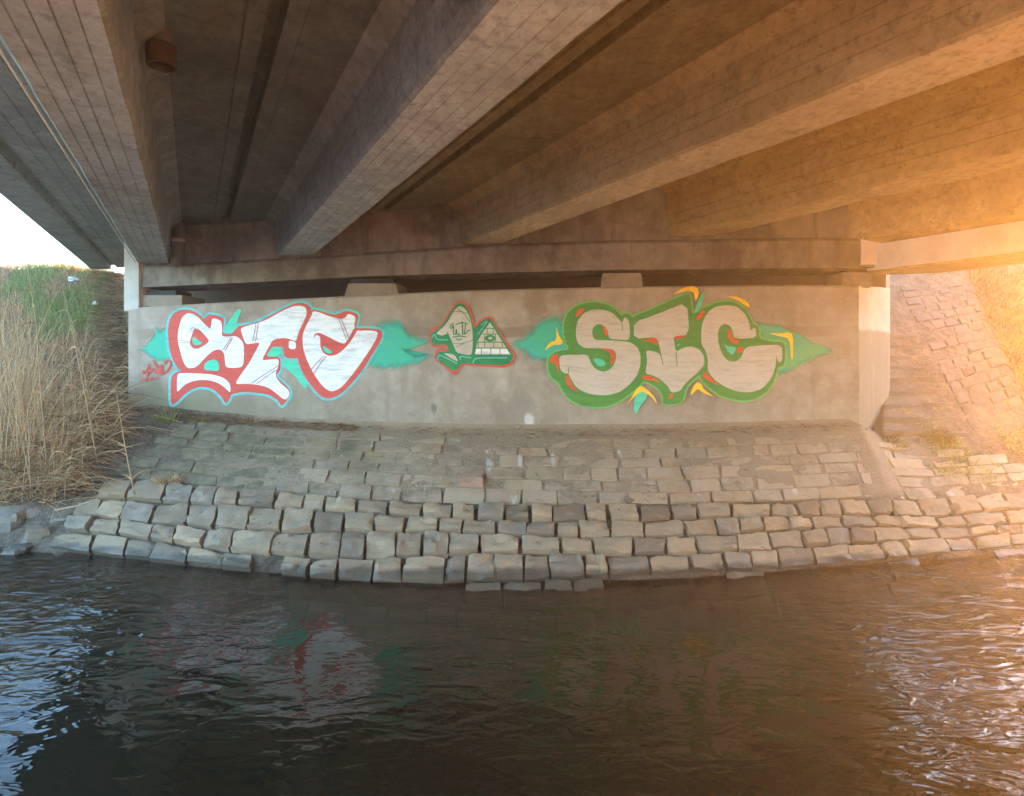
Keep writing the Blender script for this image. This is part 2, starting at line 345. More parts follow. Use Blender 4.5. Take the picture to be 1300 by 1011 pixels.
# ------------------------------------------------------------------ the bank: ground sheet, river bed, water
RP = [up(1145, 552, 7.95), up(1310, 547, 8.4), up(1230, 355, 11.8)]
RPN = (RP[1] - RP[0]).cross(RP[2] - RP[0]).normalized()
def rp(u, v, lift=0.0):        # photo pixel on the slope right of the wall
    d = Vector(((u - 650) / F, 1, (HZ - v) / F)); o = Vector((0, 0, HC))
    t = (RP[0] - o).dot(RPN) / d.dot(RPN); return o + d * t + RPN * lift
if RPN.z < 0: RPN = -RPN
WATER_V = [(-150, 682), (0, 694), (60, 700), (160, 712), (260, 724), (400, 736), (520, 740), (700, 742), (850, 739), (1000, 727), (1130, 716), (1300, 701), (1420, 690)]
FOOT_V = [(163, 514), (250, 526), (350, 535), (500, 542), (640, 545), (800, 545), (950, 542), (1090, 537)]
COLS = []                      # (a, water point, wall-foot point, top point, far point)
def col(a, W, B, C, D=None): COLS.append((a, W, B, C, D or C + Vector((0, 14, -.2))))
col(-1400, Vector((-42, 12, 0)), Vector((-42, 14, 1)), Vector((-42, 19, 3)))
col(-420, Vector((-11.5, 7.8, 0)), Vector((-12, 9.8, 1.1)), Vector((-13.5, 14, 3.9)))
col(-150, upw(-150, 682), up(-85, 560, 9.3), up(-60, 342, 13.5))
col(-20, upw(-20, 693), up(62, 556, 8.7), up(66, 338, 13.0))
col(77, upw(77, 703), up(163, 516, 8.85), up(150, 352, 12.6))
for a in list(range(104, 1150, 26)) + [1150]:
    ub = 650 + (a - 650) * .85
    y = wy(ub) - .03
    B = up(ub, interp(ub, FOOT_V), y); Cw = wp(ub, HZ, .55); Cw.z = 2.4
    col(a, upw(a, interp(a, WATER_V)), B, Cw, Cw + Vector((0, 25, 0)))
Cw = wp(1090, HZ, .6); Cw.z = 1.0
col(1168, upw(1168, interp(1168, WATER_V)), up(1092, 538, 7.74), Cw)
col(1198, upw(1198, interp(1198, WATER_V)), rp(1119, 553), Cw.copy())
col(1200, upw(1200, interp(1200, WATER_V)), rp(1120, 553), rp(1128, 352))
col(1232, upw(1232, interp(1232, WATER_V)), rp(1150, 553), rp(1142, 346))
col(1300, upw(1300, 701), rp(1212, 551), rp(1200, 338))
col(1420, upw(1420, 690), rp(1312, 547), rp(1300, 328))
col(1560, upw(1560, 676), up(1450, 535, 9.0), up(1450, 322, 12.5))
col(1760, Vector((11.8, 8.8, 0)), Vector((12.2, 10.6, .7)), Vector((14, 15, 1.6)))
col(2600, Vector((42, 18, 0)), Vector((42, 20, .7)), Vector((42, 26, 1.2)))
def S(a, t):
    i = 0
    while i < len(COLS) - 2 and a > COLS[i + 1][0]: i += 1
    A, Bc = COLS[i], COLS[i + 1]; k = min(1, max(0, (a - A[0]) / (Bc[0] - A[0])))
    p = [lerp(A[j], Bc[j], k) for j in range(1, 5)]
    if t < 0:
        d = p[0] - p[1]; d.z = 0; d.normalize()
        return p[0] + d * (-t) * 2.6 + Vector((0, 0, -min(1.0, -t * 1.25)))
    if t <= 1: return lerp(p[0], p[1], t)
    if t <= 2: return lerp(p[1], p[2], t - 1)
    return lerp(p[2], p[3], t - 2)
def Snrm(a, t):
    e = .02; n = (S(a + 4, t) - S(a - 4, t)).cross(S(a, t + e) - S(a, t - e)); n.normalize(); return n if n.z > 0 else -n
aa = [-1400, -1150, -900, -700, -560] + list(range(-420, 1780, 11)) + [1760, 1950, 2150, 2380, 2600]; aa = sorted(set(aa + [1168, 1197.9, 1198, 1200, 1232]))
tt = [-3.2, -1.6, -.8, -.5, -.3, -.2, -.12] + [k * .05 for k in range(-1, 21)] + [1 + k * .045 for k in range(1, 23)] + [2.06, 2.2, 2.5, 3.0]
V, Fc = [], []
for a in aa:
    for t in tt:
        p = S(a, t); mid = 80 < a < 1190
        am = (.017 if .44 < t < .95 else .010) if mid and t < 1.2 else ((.022 if a > 1150 else .05) if t <= 2 else .1)
        if mid and t > .97: am = 0.004
        if mid and t < .97: p = p - Vector((0, 0, lerp(.036, .012, min(1, max(0, (t - .40) / .08))) * min(1, (.97 - t) * 12)))
        p = p + Vector((0, 0, 1)) * (fbm(p * 1.7, 5) * am * 1.6 + fbm(p * 7, 3) * am * .4); V.append(p)
nt = len(tt)
Fc = [(i * nt + j, (i + 1) * nt + j, (i + 1) * nt + j + 1, i * nt + j + 1) for i in range(len(aa) - 1) for j in range(nt - 1)]
tag(mesh('ground', V, Fc, M['soil'], smooth=True), kind='structure')
# near bank behind the photographer and the river bed
V = [(-43, -26, -1.05), (43, -26, -1.05), (43, 22, -1.05), (-43, 22, -1.05)]
tag(mesh('riverbed', V, [(0, 1, 2, 3)], M['soil']), kind='structure')
V = []; Fc = []
prof = [(1.1, -1.0), (.2, .5), (-3.4, .95), (-3.8, 1.2), (-26, 1.6)]
for x in range(-42, 43, 2):
    for (y, z) in prof: V.append((x, y - .098 * x * .4 + .15 * math.sin(x), z + .05 * math.sin(x * 1.7 + y)))
for i in range(42):
    for j in range(4): Fc.append((i * 5 + j, (i + 1) * 5 + j, (i + 1) * 5 + j + 1, i * 5 + j + 1))
tag(mesh('near_bank', V, Fc, M['bounce_paving'], smooth=True), kind='structure')  # unseen bank, paving added in a pale tone to bounce light up underneath
V, Fc, dep = [], [], []
wt = [0.16, .10, .05, 0, -.05, -.1, -.16, -.22, -.3, -.4, -.55, -.8, -1.2, -1.8, -2.6]
for a in aa:
    for t in wt:
        p = S(a, max(t, -.8)); 
        if t < -.8: p = p + (S(a, -.8) - S(a, -.7)).normalized() * 0 + Vector((0, (t + .8) * 2.6, 0))
        z = S(a, t).z; V.append((p.x, p.y, 0)); dep.append(max(0, -z) if t >= -.8 else 1.0)
n = len(wt)
for i in range(len(aa) - 1):
    for j in range(n - 1): Fc.append((i * n + j, i * n + j + 1, (i + 1) * n + j + 1, (i + 1) * n + j))
k0 = len(V)
for a, i in ((aa[k], k) for k in range(len(aa))):
    p = V[i * n + n - 1]; V.append((p[0], -2.0, 0)); dep.append(1.0)
for i in range(len(aa) - 1): Fc.append((i * n + n - 1, k0 + i, k0 + i + 1, (i + 1) * n + n - 1))
tag(mesh('water', V, Fc, M['water'], smooth=True, attr={'depth': dep}), kind='structure')

# ------------------------------------------------------------------ abutment wall
TOP_V = [(163, 392), (176, 390), (300, 383), (440, 376), (560, 370), (640, 367.5), (720, 365.5), (800, 364), (950, 362), (1090, 362)]
Q = up(1130, 450, 8.62)
wall = empty('abutment_wall', wp(163, 514), 'long pale concrete abutment wall covered with three graffiti pieces', 'wall')
us = [163, 176] + list(range(200, 1090, 30)) + [1090]
st = [(wp(u, interp(u, TOP_V)), WN) for u in us]
n2 = Vector(((Q - PR).y, -(Q - PR).x, 0)).normalized()
V, Fc = [], []
for i, (p, nn) in enumerate(st):
    b = Vector((p.x, p.y, .55)); inn = -nn * .9
    for q in (b, p - Vector((0, 0, .025)), p - nn * .025, p + inn, b + inn): V.append(q)
k = len(st)
for i in range(k - 1):
    for j in range(4): Fc.append((i * 5 + j, (i + 1) * 5 + j, (i + 1) * 5 + j + 1, i * 5 + j + 1))
Fc += [tuple(range(4, -1, -1)), tuple((k - 1) * 5 + j for j in range(5))]
mesh('wall_body', V, Fc, M['wall'], wall)
pr = st[-1][0]; zt = pr.z; zq = HC + (HZ - 366) / F * Q.y
bk = [Vector((Q.x, Q.y, 0)) - n2 * .8, Vector((pr.x, pr.y, 0)) - WN * .898]
lo = [Vector((pr.x + .002, pr.y, .55)), Vector((Q.x, Q.y, .55)), Vector((bk[0].x, bk[0].y, .55)), Vector((bk[1].x, bk[1].y, .55))]
hi = [Vector((pr.x + .002, pr.y, zt - .004)), Vector((Q.x, Q.y, zq)), Vector((bk[0].x, bk[0].y, zq)), Vector((bk[1].x, bk[1].y, zt - .004))]
prism('wall_end', lo, hi, M['wall_end'], wall)
def wall_block(name, u0, u1, v0, v1, d0, d1, mat, parent, taper=0, lab=None):
    """Upright block standing in the wall's frame: pixels on its front face, set back d0..d1."""
    a, b = wp(u0, v1, d0), wp(u1, v1, d0); c, d = wp(u1 - taper, v0, d0), wp(u0 + taper, v0, d0)
    off = -WN * (d1 - d0); z0 = min(a.z, b.z)
    lo = [a, b, b + off, a + off]; hi = [d, c, c + off, d + off]
    o = prism(name, lo, hi, mat, parent)
    if lab: o['label'] = lab
    return o
wall_block('end_post', 157.5, 176, 304, 395, .004, .75, M['post'], wall)
# post at the far edge of the angled end
t2 = (Q - PR); t2.z = 0; t2.normalize()
q0, q1 = Q - t2 * .17 - n2 * .003, Q + t2 * .004 - n2 * .003
zl, zh = zq - .05, HC + (HZ - 298) / F * Q.y
prism('end_post', [Vector((p.x, p.y, zl)) for p in (q0, q1, q1 - n2 * .7, q0 - n2 * .7)], [Vector((p.x, p.y, zh)) for p in (q0, q1, q1 - n2 * .7, q0 - n2 * .7)], M['block'], wall)
# bearing shelf back wall
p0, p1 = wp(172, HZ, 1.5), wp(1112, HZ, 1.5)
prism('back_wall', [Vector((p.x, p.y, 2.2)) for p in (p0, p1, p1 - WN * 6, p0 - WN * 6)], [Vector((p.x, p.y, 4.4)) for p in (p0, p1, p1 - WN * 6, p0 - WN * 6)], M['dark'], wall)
for (u0, u1, v0, v1, tp) in ((179, 231, 375, 389, 0), (437, 507, 360, 377, 5), (763, 816, 347, 366, 2), (1068, 1108, 346, 364, 1)):
    b = wall_block('bearing_block', u0, u1, v0, v1, .07, .62, M['block'], wall, tp)
    wall_block('bearing_pad', u0 + 8, u1 - 8, v0 - 6, v0 - .2, .12, .5, M['rubber'], b)

# ------------------------------------------------------------------ graffiti: flat paint on the wall
ZM = {1: (170, 380, 160 / 1155), 2: (280, 380, 110 / 794), 3: (350, 380, 160 / 1155), 4: (690, 375, 160 / 1078), 5: (790, 360, 120 / 758), 6: (870, 370, 190 / 1281), 7: (540, 375, 120 / 1155), 8: (170, 440, 70 / 1180), 0: (0, 0, 1), 9: (650, 330, 350 / 1300)}
def zp(z, pts): x, y, s = ZM[z]; return [(x + a * s, y + b * s) for a, b in pts]
def chaikin(p, closed=True, it=2):
    for _ in range(it):
        q = []
        n = len(p)
        for i in range(n if closed else n - 1):
            a, b = p[i], p[(i + 1) % n]
            q += [(a[0] * .8 + b[0] * .2, a[1] * .8 + b[1] * .2), (a[0] * .2 + b[0] * .8, a[1] * .2 + b[1] * .8)]
        if not closed: q = [p[0]] + q + [p[-1]]
        p = q
    return p
LAYER = [0.0015]
def lay(): LAYER[0] += .00035; return -LAYER[0]
def fill(name, z, pts, mat, parent, it=2, lab=None):
    p = chaikin(zp(z, pts), True, it) if it else zp(z, pts); d = lay()
    vs = [wp(x, y, d) for x, y in p]
    tr = tessellate_polygon([[Vector((x, y, 0)) for x, y in p]])
    o = mesh(name, vs, [tuple(t) for t in tr], M[mat], parent)
    if lab: o['label'] = lab
    return o
def ribbon(p, wd, closed):
    out, n = [], len(p)
    for i in range(n):
        a = p[(i - 1) % n] if closed or i > 0 else p[i]; b = p[(i + 1) % n] if closed or i < n - 1 else p[i]
        dx, dy = b[0] - a[0], b[1] - a[1]; l = math.hypot(dx, dy) or 1; nx, ny = -dy / l, dx / l
        out += [(p[i][0] + nx * wd / 2, p[i][1] + ny * wd / 2), (p[i][0] - nx * wd / 2, p[i][1] - ny * wd / 2)]
    return out
def strokes(name, z, lines, wd, mat, parent, closed=False, it=2, lab=None):
    V, Fc = [], []
    for l in lines:
        p = chaikin(zp(z, l), closed, it); d = lay(); k = len(V); n = len(p)
        V += [wp(x, y, d) for x, y in ribbon(p, wd, closed)]
        for i in range(n if closed else n - 1):
            j = (i + 1) % n; Fc.append((k + 2 * i, k + 2 * i + 1, k + 2 * j + 1, k + 2 * j))
    o = mesh(name, V, Fc, M[mat], parent)
    if lab: o['label'] = lab
    return o
def cloud(name, z, pts, mat, parent, lab=None, grow=1.3, core=.62):
    p = chaikin(zp(z, pts), True, 2); d = lay(); n = len(p)
    cx = sum(a for a, b in p) / n; cy = sum(b for a, b in p) / n
    V, A, Fc = [], [], []
    for s, al in ((grow, 0.0), (1.0, .40), (core, .85), (.35, 1.0)):
        for a, b in p: V.append(wp(cx + (a - cx) * s, cy + (b - cy) * s, d)); A.append(al)
    V.append(wp(cx, cy, d)); A.append(1.0)
    for r in range(3):
        for i in range(n): Fc.append((r * n + i, r * n + (i + 1) % n, (r + 1) * n + (i + 1) % n, (r + 1) * n + i))
    for i in range(n): Fc.append((3 * n + i, 3 * n + (i + 1) % n, 4 * n))
    o = mesh(name, V, Fc, M[mat], parent, attr={'cover': A})
    if lab: o['label'] = lab
    return o
# --- white letters with red outlines
S_RED = [(310,300),(320,200),(360,130),(430,98),(500,95),(560,115),(610,150),(640,185),(665,160),(690,138),(760,150),(828,175),(822,240),(810,315),(900,320),(935,270),(975,250),(1010,300),(1040,400),(1030,600),(1010,660),(950,740),(905,800),(892,870),(870,930),(840,960),(800,890),(720,820),(620,800),(530,825),(450,885),(400,940),(345,975),(335,900),(338,700),(400,665),(440,655),(390,620),(345,530),(320,430)]
T_RED = [(150,245),(210,240),(330,215),(440,160),(560,95),(660,45),(740,28),(800,50),(835,90),(830,200),(790,400),(740,540),(640,545),(580,530),(572,440),(560,435),(470,437),(418,528),(545,525),(552,620),(540,665),(510,690),(520,720),(590,780),(635,830),(640,880),(600,940),(560,985),(520,920),(440,875),(330,858),(200,850),(110,870),(80,880),(110,760),(200,650),(230,560),(220,400),(180,320)]
C_RED = [(325,105),(350,92),(420,110),(530,145),(600,125),(650,105),(710,120),(760,145),(745,220),(725,270),(830,265),(930,275),(980,295),(970,370),(900,480),(800,650),(700,770),(600,870),(500,915),(420,900),(330,800),(260,700),(210,590),(190,480),(200,350),(240,260),(290,170)]
g1 = cloud('graffiti', 1, [(330,250),(250,300),(190,255),(200,320),(140,390),(100,445),(30,460),(110,480),(150,530),(230,560),(340,570),(345,400)], 'teal_cloud', wall, 'graffiti of three white letters with red outlines and teal glow')
cloud('teal_cloud', 0, [(470,440),(476,415),(492,406),(508,410),(520,426),(550,434),(524,442),(512,446),(522,452),(550,449),(532,460),(505,468),(478,466),(466,464)], 'teal_cloud', g1)
fill('teal_streak', 1, [(830,310),(835,260),(870,200),(920,130),(960,85),(990,100),(955,170),(940,240),(900,310)], 'teal', g1)
fill('teal_streak', 2, [(545,540),(640,570),(715,560),(740,640),(790,740),(790,825),(750,800),(700,720),(620,650),(565,620)], 'teal', g1)
for z, P in ((1, S_RED), (2, T_RED), (3, C_RED)): strokes('halo', z, [P], 6.0, 'cyan', g1, True, lab='thin blue green line around the red outline')
for z, P in ((1, S_RED), (2, T_RED), (3, C_RED)): fill('outline', z, P, 'red', g1)
fill('letter', 1, [(400,340),(415,240),(445,160),(490,128),(540,135),(590,165),(640,220),(690,270),(705,265),(715,180),(745,178),(800,200),(808,260),(805,340),(860,345),(930,335),(980,370),(1005,410),(1010,500),(1000,620),(930,632),(840,625),(835,560),(825,490),(790,460),(740,465),(690,500),(640,550),(590,605),(550,630),(490,635),(450,570),(425,480),(405,400)], 'white', g1, lab='white letter S')
fill('letter_bar', 1, [(400,680),(480,678),(600,682),(720,690),(820,720),(870,760),(885,800),(883,860),(850,825),(780,770),(700,745),(620,738),(540,750),(470,780),(410,840),(395,850),(395,760)], 'white', g1)
fill('letter', 2, [(180,262),(320,225),(430,185),(560,110),(660,65),(740,58),(785,80),(790,140),(750,230),(715,300),(700,360),(690,385),(600,355),(530,360),(475,375),(430,460),(375,560),(450,555),(535,545),(530,620),(505,680),(510,725),(560,780),(620,830),(635,870),(610,915),(580,920),(520,870),(440,810),(350,785),(240,775),(130,780),(180,700),(260,590),(320,480),(365,395),(300,405),(230,415),(200,330)], 'white', g1, lab='white letter T')
fill('letter_bar', 2, [(625,378),(670,385),(690,400),(690,460),(625,455)], 'white', g1, 1)
fill('letter', 3, [(340,110),(400,120),(500,160),(590,182),(640,170),(665,130),(738,162),(715,260),(760,292),(840,285),(938,295),(925,360),(860,470),(770,600),(680,720),(590,820),(510,850),(440,810),(350,690),(290,570),(250,450),(245,330),(280,240),(330,150)], 'white', g1, lab='white letter C')
fill('counter', 1, [(545,285),(560,265),(600,280),(650,330),(695,385),(650,420),(590,455),(550,455),(520,430),(510,390),(530,330)], 'red', g1)
fill('counter', 3, [(345,360),(355,320),(390,306),(430,320),(520,365),(590,400),(635,412),(685,330),(720,258),(765,268),(740,300),(690,385),(630,455),(560,510),(490,523),(435,495),(408,430),(408,345),(375,325),(358,345)], 'red', g1)
fill('teal_patch', 1, [(540,350),(555,345),(600,385),(625,400),(615,415),(560,425),(535,395)], 'teal', g1)
fill('teal_patch', 1, [(645,640),(640,600),(680,565),(740,552),(775,575),(785,660),(720,655),(650,650)], 'teal', g1)
fill('teal_patch', 2, [(470,438),(560,435),(550,525),(415,530)], 'teal', g1, 1)
fill('teal_patch', 3, [(430,430),(450,435),(530,490),(480,500),(445,480)], 'teal', g1)
strokes('thin_lines', 1, [[(890,350),(855,405),(820,460)],[(905,355),(870,410),(835,470)],[(510,285),(530,262),(560,265)],[(420,400),(510,400)],[(410,380),(500,385)]], .7, 'thinred', g1)
strokes('thin_lines', 2, [[(325,225),(310,300),(295,390)],[(345,225),(333,300),(320,395)],[(530,610),(400,690),(285,770)],[(535,635),(430,700),(330,775)]], .7, 'thinred', g1)
strokes('thin_lines', 3, [[(575,180),(615,280),(650,380)],[(600,180),(640,280),(670,360)],[(440,520),(380,580),(320,650)],[(460,525),(400,600),(345,690)]], .7, 'thinred', g1)
# --- red tag
strokes('graffiti_tag', 8, [[(170,530),(200,520),(210,580),(180,590)],[(330,370),(290,470),(250,570),(310,600),(340,440),(350,560),(420,470)],[(165,700),(220,740),(270,690),(290,600)],[(310,720),(400,670),(510,670)],[(410,290),(470,430),(520,560)],[(470,400),(530,470),(530,590),(620,590)],[(560,560),(560,400),(600,400),(600,560)],[(650,380),(680,310),(740,280),(790,340),(760,460),(640,580),(540,600),(440,540)]], 1.9, 'red', wall, lab='small red scribbled signature')
# --- figure with the stepped triangle
g2 = fill('graffiti', 7, [(40,470),(90,390),(150,395),(230,310),(300,190),(370,90),(420,72),(490,85),(540,150),(580,260),(610,375),(650,310),(800,243),(860,350),(950,500),(1040,640),(1122,750),(1020,887),(700,872),(545,862),(465,845),(365,992),(240,880),(108,790),(130,660),(280,655),(270,625),(85,640),(55,560)], 'red', wall, 1, 'small graffiti of a pointed white figure and a brick triangle in green')
fill('body', 7, [(60,480),(110,430),(160,405),(240,325),(312,203),(382,108),(420,96),(480,108),(522,168),(562,272),(602,410),(662,325),(800,266),(935,510),(1015,642),(1090,750),(1005,862),(550,843),(450,828),(365,945),(130,786),(147,690),(290,680),(265,600),(92,612),(74,560)], 'dgreen', g2, 1)
fill('figure', 7, [(135,460),(220,390),(290,300),(340,200),(400,140),(440,135),(490,170),(530,240),(560,330),(578,450),(580,600),(565,735),(470,722),(380,700),(340,600),(300,510),(265,430),(270,480),(200,495),(150,480)], 'silver', g2, 1)
fill('figure_foot', 7, [(215,705),(300,715),(360,730),(405,815),(330,780)], 'silver', g2, 1)
def clip_row(y0, y1):           # the rows of the brick triangle
    def xl(y): return interp(y, [(330, 790), (470, 690), (550, 640), (725, 605)])
    def xr(y): return interp(y, [(330, 790), (725, 1040)])
    return xl(y0), xr(y0), xl(y1), xr(y1)
for (y0, y1, cuts) in ((332, 400, []), (410, 470, [755, 828]), (480, 568, [724, 856]), (580, 640, [645, 725, 835, 940]), (652, 722, [684, 800, 912])):
    a0, b0, a1, b1 = clip_row(y0, y1); xs = [None] + cuts + [None]
    for i in range(len(xs) - 1):
        l0, l1 = (a0, a1) if xs[i] is None else (xs[i] + 5, xs[i] + 5); r0, r1 = (b0, b1) if xs[i + 1] is None else (xs[i + 1] - 5, xs[i + 1] - 5)
        if max(r0 - l0, r1 - l1) < 6: continue
        l0 = min(l0, r0); fill('brick', 7, [(l0, y0), (max(r0, l0 + 1), y0), (max(r1, l1 + 1), y1), (l1, y1)], 'white' if y0 > 600 else 'silver', g2, 0)
fill('eye', 7, [(720,525),(745,490),(790,480),(835,490),(862,525),(835,560),(790,570),(745,560)], 'dgreen', g2)
fill('pupil', 7, [(765,525),(785,508),(810,512),(825,527),(800,542),(775,540)], 'silver', g2)
strokes('figure_lines', 7, [[(345,350),(310,360),(300,400),(325,410),(340,360),(345,440),(345,480),(372,480),(378,400),(384,480),(420,478)],[(370,362),(450,330),(520,352)],[(450,340),(452,400),(455,480)],[(490,350),(482,440),(470,480),(505,460),(515,430),(550,430)],[(330,515),(420,495),(500,512)],[(370,530),(410,545),(450,530)]], 1.3, 'dgreen', g2)
strokes('figure_lines', 7, [[(385,165),(470,215),(520,290),(550,340)],[(330,205),(420,195),(515,222)],[(345,590),(440,595),(580,550)],[(375,635),(470,590)],[(170,490),(210,500),(270,470)]], .7, 'dgreen', g2)
strokes('highlights', 7, [[(75,520),(115,465),(135,545),(280,545)],[(150,790),(165,720),(390,835)],[(432,790),(415,742),(560,765)],[(582,830),(605,765),(1000,765)],[(680,365),(775,300),(640,480)]], 1.5, 'cyan', g2)
# --- silver letters in green
g3 = cloud('graffiti', 9, [(-5,392),(60,372),(120,300),(180,275),(250,270),(290,380),(250,480),(200,480),(150,480),(100,470),(50,425)], 'teal_cloud', wall, 'graffiti of three silver letters with thick green outlines and yellow sparks')
cloud('teal_cloud', 6, [(600,260),(700,285),(800,288),(860,320),(960,350),(1050,410),(1100,450),(1200,465),(1275,520),(1180,545),(1080,590),(960,650),(800,725),(760,650),(780,500),(640,400)], 'cloud_green', g3, grow=1.14, core=.8)
SG = [(170,250),(200,160),(270,95),(360,68),(450,60),(540,75),(620,125),(665,180),(700,155),(745,165),(760,190),(775,380),(830,420),(885,480),(890,580),(870,670),(840,760),(760,830),(660,900),(560,950),(440,960),(320,940),(220,890),(165,820),(130,745),(60,700),(40,620),(40,540),(90,490),(150,475),(225,465),(185,400)]
IG = [(50,280),(200,222),(350,155),(525,80),(548,100),(560,250),(600,240),(645,480),(690,560),(700,650),(640,720),(560,780),(510,840),(480,960),(330,975),(325,900),(280,830),(200,790),(130,780),(140,700),(140,560),(90,480),(50,450)]
CG = [(40,205),(100,180),(180,135),(270,95),(370,85),(460,105),(520,160),(560,240),(575,270),(632,310),(632,400),(720,430),(857,430),(852,600),(840,640),(790,650),(770,740),(720,840),(630,910),(520,940),(410,925),(290,890),(200,820),(130,750),(130,690),(160,640),(160,530),(120,470),(40,450),(35,300)]
for z, P in ((4, SG), (5, IG), (6, CG)): strokes('halo', z, [P], 4.2, 'lgreen', g3, True)
fill('teal_drip', 4, [(775,890),(800,830),(900,820),(870,900),(830,940),(800,1015),(775,1000)], 'teal', g3)
fill('teal_drip', 5, [(575,240),(610,130),(665,45),(645,150),(605,230)], 'teal', g3)
for z, P in ((4, SG), (5, IG), (6, CG)): fill('outline', z, P, 'green', g3)
fill('letter', 4, [(275,300),(290,220),(340,155),(410,125),(480,120),(560,135),(620,175),(660,225),(672,240),(690,190),(715,195),(735,240),(740,300),(735,385),(640,380),(560,372),(550,300),(520,260),(480,245),(435,260),(412,310),(430,380),(520,385),(640,390),(740,400),(800,440),(830,500),(830,590),(805,680),(740,760),(660,825),(560,855),(450,855),(360,835),(280,790),(235,720),(215,670),(170,665),(140,630),(130,515),(260,508),(380,508),(400,570),(440,630),(510,658),(570,635),(610,580),(625,510),(600,465),(540,455),(440,455),(350,452),(300,420),(280,370)], 'silver', g3, lab='silver letter S')
fill('letter', 5, [(90,315),(300,238),(520,150),(538,410),(410,425),(420,480),(430,550),(490,515),(560,505),(620,530),(655,580),(660,650),(610,710),(540,770),(490,820),(470,860),(395,880),(370,830),(310,770),(240,735),(185,725),(200,620),(190,535),(250,545),(305,565),(330,650),(310,560),(280,430),(95,445)], 'silver', g3, 1, lab='silver letter I')
fill('letter', 6, [(135,370),(145,270),(190,180),(260,130),(360,118),(450,135),(510,190),(545,260),(562,345),(575,315),(605,320),(610,400),(420,408),(405,340),(385,295),(340,277),(295,300),(278,360),(285,450),(320,550),(370,600),(430,603),(480,570),(510,478),(660,462),(830,457),(830,590),(810,610),(795,605),(775,540),(780,600),(760,690),(720,770),(650,840),(560,865),(450,860),(340,820),(250,760),(190,680),(195,580),(170,500),(140,460)], 'silver', g3, lab='silver letter C')
strokes('letter_slits', 5, [[(430,550),(436,600),(440,660)],[(305,565),(318,610),(327,655)]], 1.2, 'green', g3)
strokes('letter_slits', 4, [[(672,240),(678,275),(672,300)],[(215,670),(212,640),(222,615)]], .9, 'green', g3)
fill('teal_patch', 4, [(420,545),(470,538),(520,560),(535,590),(500,612),(460,600)], 'teal', g3)
fill('teal_patch', 6, [(322,400),(345,470),(440,478),(420,530),(395,550),(350,500)], 'teal', g3)
fill('teal_patch', 5, [(430,490),(470,480),(450,510)], 'teal', g3, 1)
for z, P in ((4, [(270,175),(300,120),(345,108),(342,140),(285,188)]), (4, [(500,250),(540,280),(557,330),(530,360),(515,290)]), (4, [(480,460),(580,458),(617,500),(607,560),(570,605),(580,520),(560,480)]), (4, [(45,575),(80,508),(122,503),(132,600),(125,665),(105,580)]), (4, [(178,700),(215,688),(240,760),(310,840),(215,785)]),
             (5, [(140,462),(275,428),(282,505),(245,468)]), (5, [(408,428),(530,414),(440,455)]), (5, [(585,285),(640,215),(672,230),(620,292)]), (5, [(165,772),(163,735),(240,745),(315,795),(230,775)]), (5, [(368,932),(380,890),(412,884),(402,915)]),
             (6, [(355,325),(390,335),(398,400),(465,420),(450,447),(395,440),(370,400)]), (6, [(448,482),(502,475),(482,520),(438,532)]), (6, [(138,722),(175,688),(210,730),(285,800),(240,790),(180,750)])):
    fill('red_accent', z, P, 'orange', g3, 1)
for z, P in ((4, [(5,480),(55,402),(112,388),(110,255),(128,340),(168,398),(160,420),(75,428)]), (4, [(700,945),(750,880),(795,800),(835,775),(880,800),(950,870),(975,935),(915,860),(840,818),(785,860)]), (5, [(400,90),(480,40),(560,18),(608,38),(614,90),(585,150),(577,72),(520,57)]), (5, [(545,905),(560,840),(600,790),(630,800),(652,850),(745,912),(650,882),(608,842),(578,870)]),
             (6, [(350,42),(450,48),(535,90),(555,145),(500,112),(430,67)]), (6, [(705,358),(830,363),(880,350),(922,370),(920,580),(905,575),(893,402),(800,382)])):
    fill('yellow_spark', z, P, 'yellow', g3, 1)

# ------------------------------------------------------------------ bridge
bridge = empty('road_bridge', bp(3, wall_s(3) - 6, 1.6), 'concrete road bridge overhead with deep parallel girders', 'bridge')
def extrude(name, prof, s0, s1d, mat, n=46, jit=0.0, close=True, lab=None, d_end=-.0, mat2=None, low=0):
    """Profile in (c, h) swept along the girders up to the wall plane set back by d_end."""
    V, Fc = [], []; k = len(prof); rr = random.Random(len(prof) * 7 + int(prof[0][0] * 100))
    for i in range(n + 1):
        for (c, h, *j) in prof:
            e = wall_s(c, d_end) if s1d is None else s1d
            s = lerp(e - 15.2, e, i / n); amp = (j[0] if j else 0)
            q = bp(c, s, h)
            if amp:
                f = fbm(Vector((s * 2.3, c * 9, h * 5)), 5); chip = max(0, fbm(Vector((s * 1.1 + 40, c * 3, 0)), 5) - .25) * 2.2
                q += Vector((0, 0, amp * (.25 * f + chip))) + BN * (amp * .35 * f)
            V.append(q)
    for i in range(n):
        for j in range(k if close else k - 1):
            Fc.append((i * k + j, i * k + (j + 1) % k, (i + 1) * k + (j + 1) % k, (i + 1) * k + j))
    if close: Fc += [tuple(range(k)), tuple(n * k + j for j in range(k - 1, -1, -1))]
    o = mesh(name, V, Fc, mat, bridge)
    if mat2:                   # stained sides; underside paler, bounce off the water put into its colour
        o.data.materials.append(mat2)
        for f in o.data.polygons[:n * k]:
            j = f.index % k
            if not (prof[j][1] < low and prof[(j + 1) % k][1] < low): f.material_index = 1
    if lab: o['label'] = lab
    return o
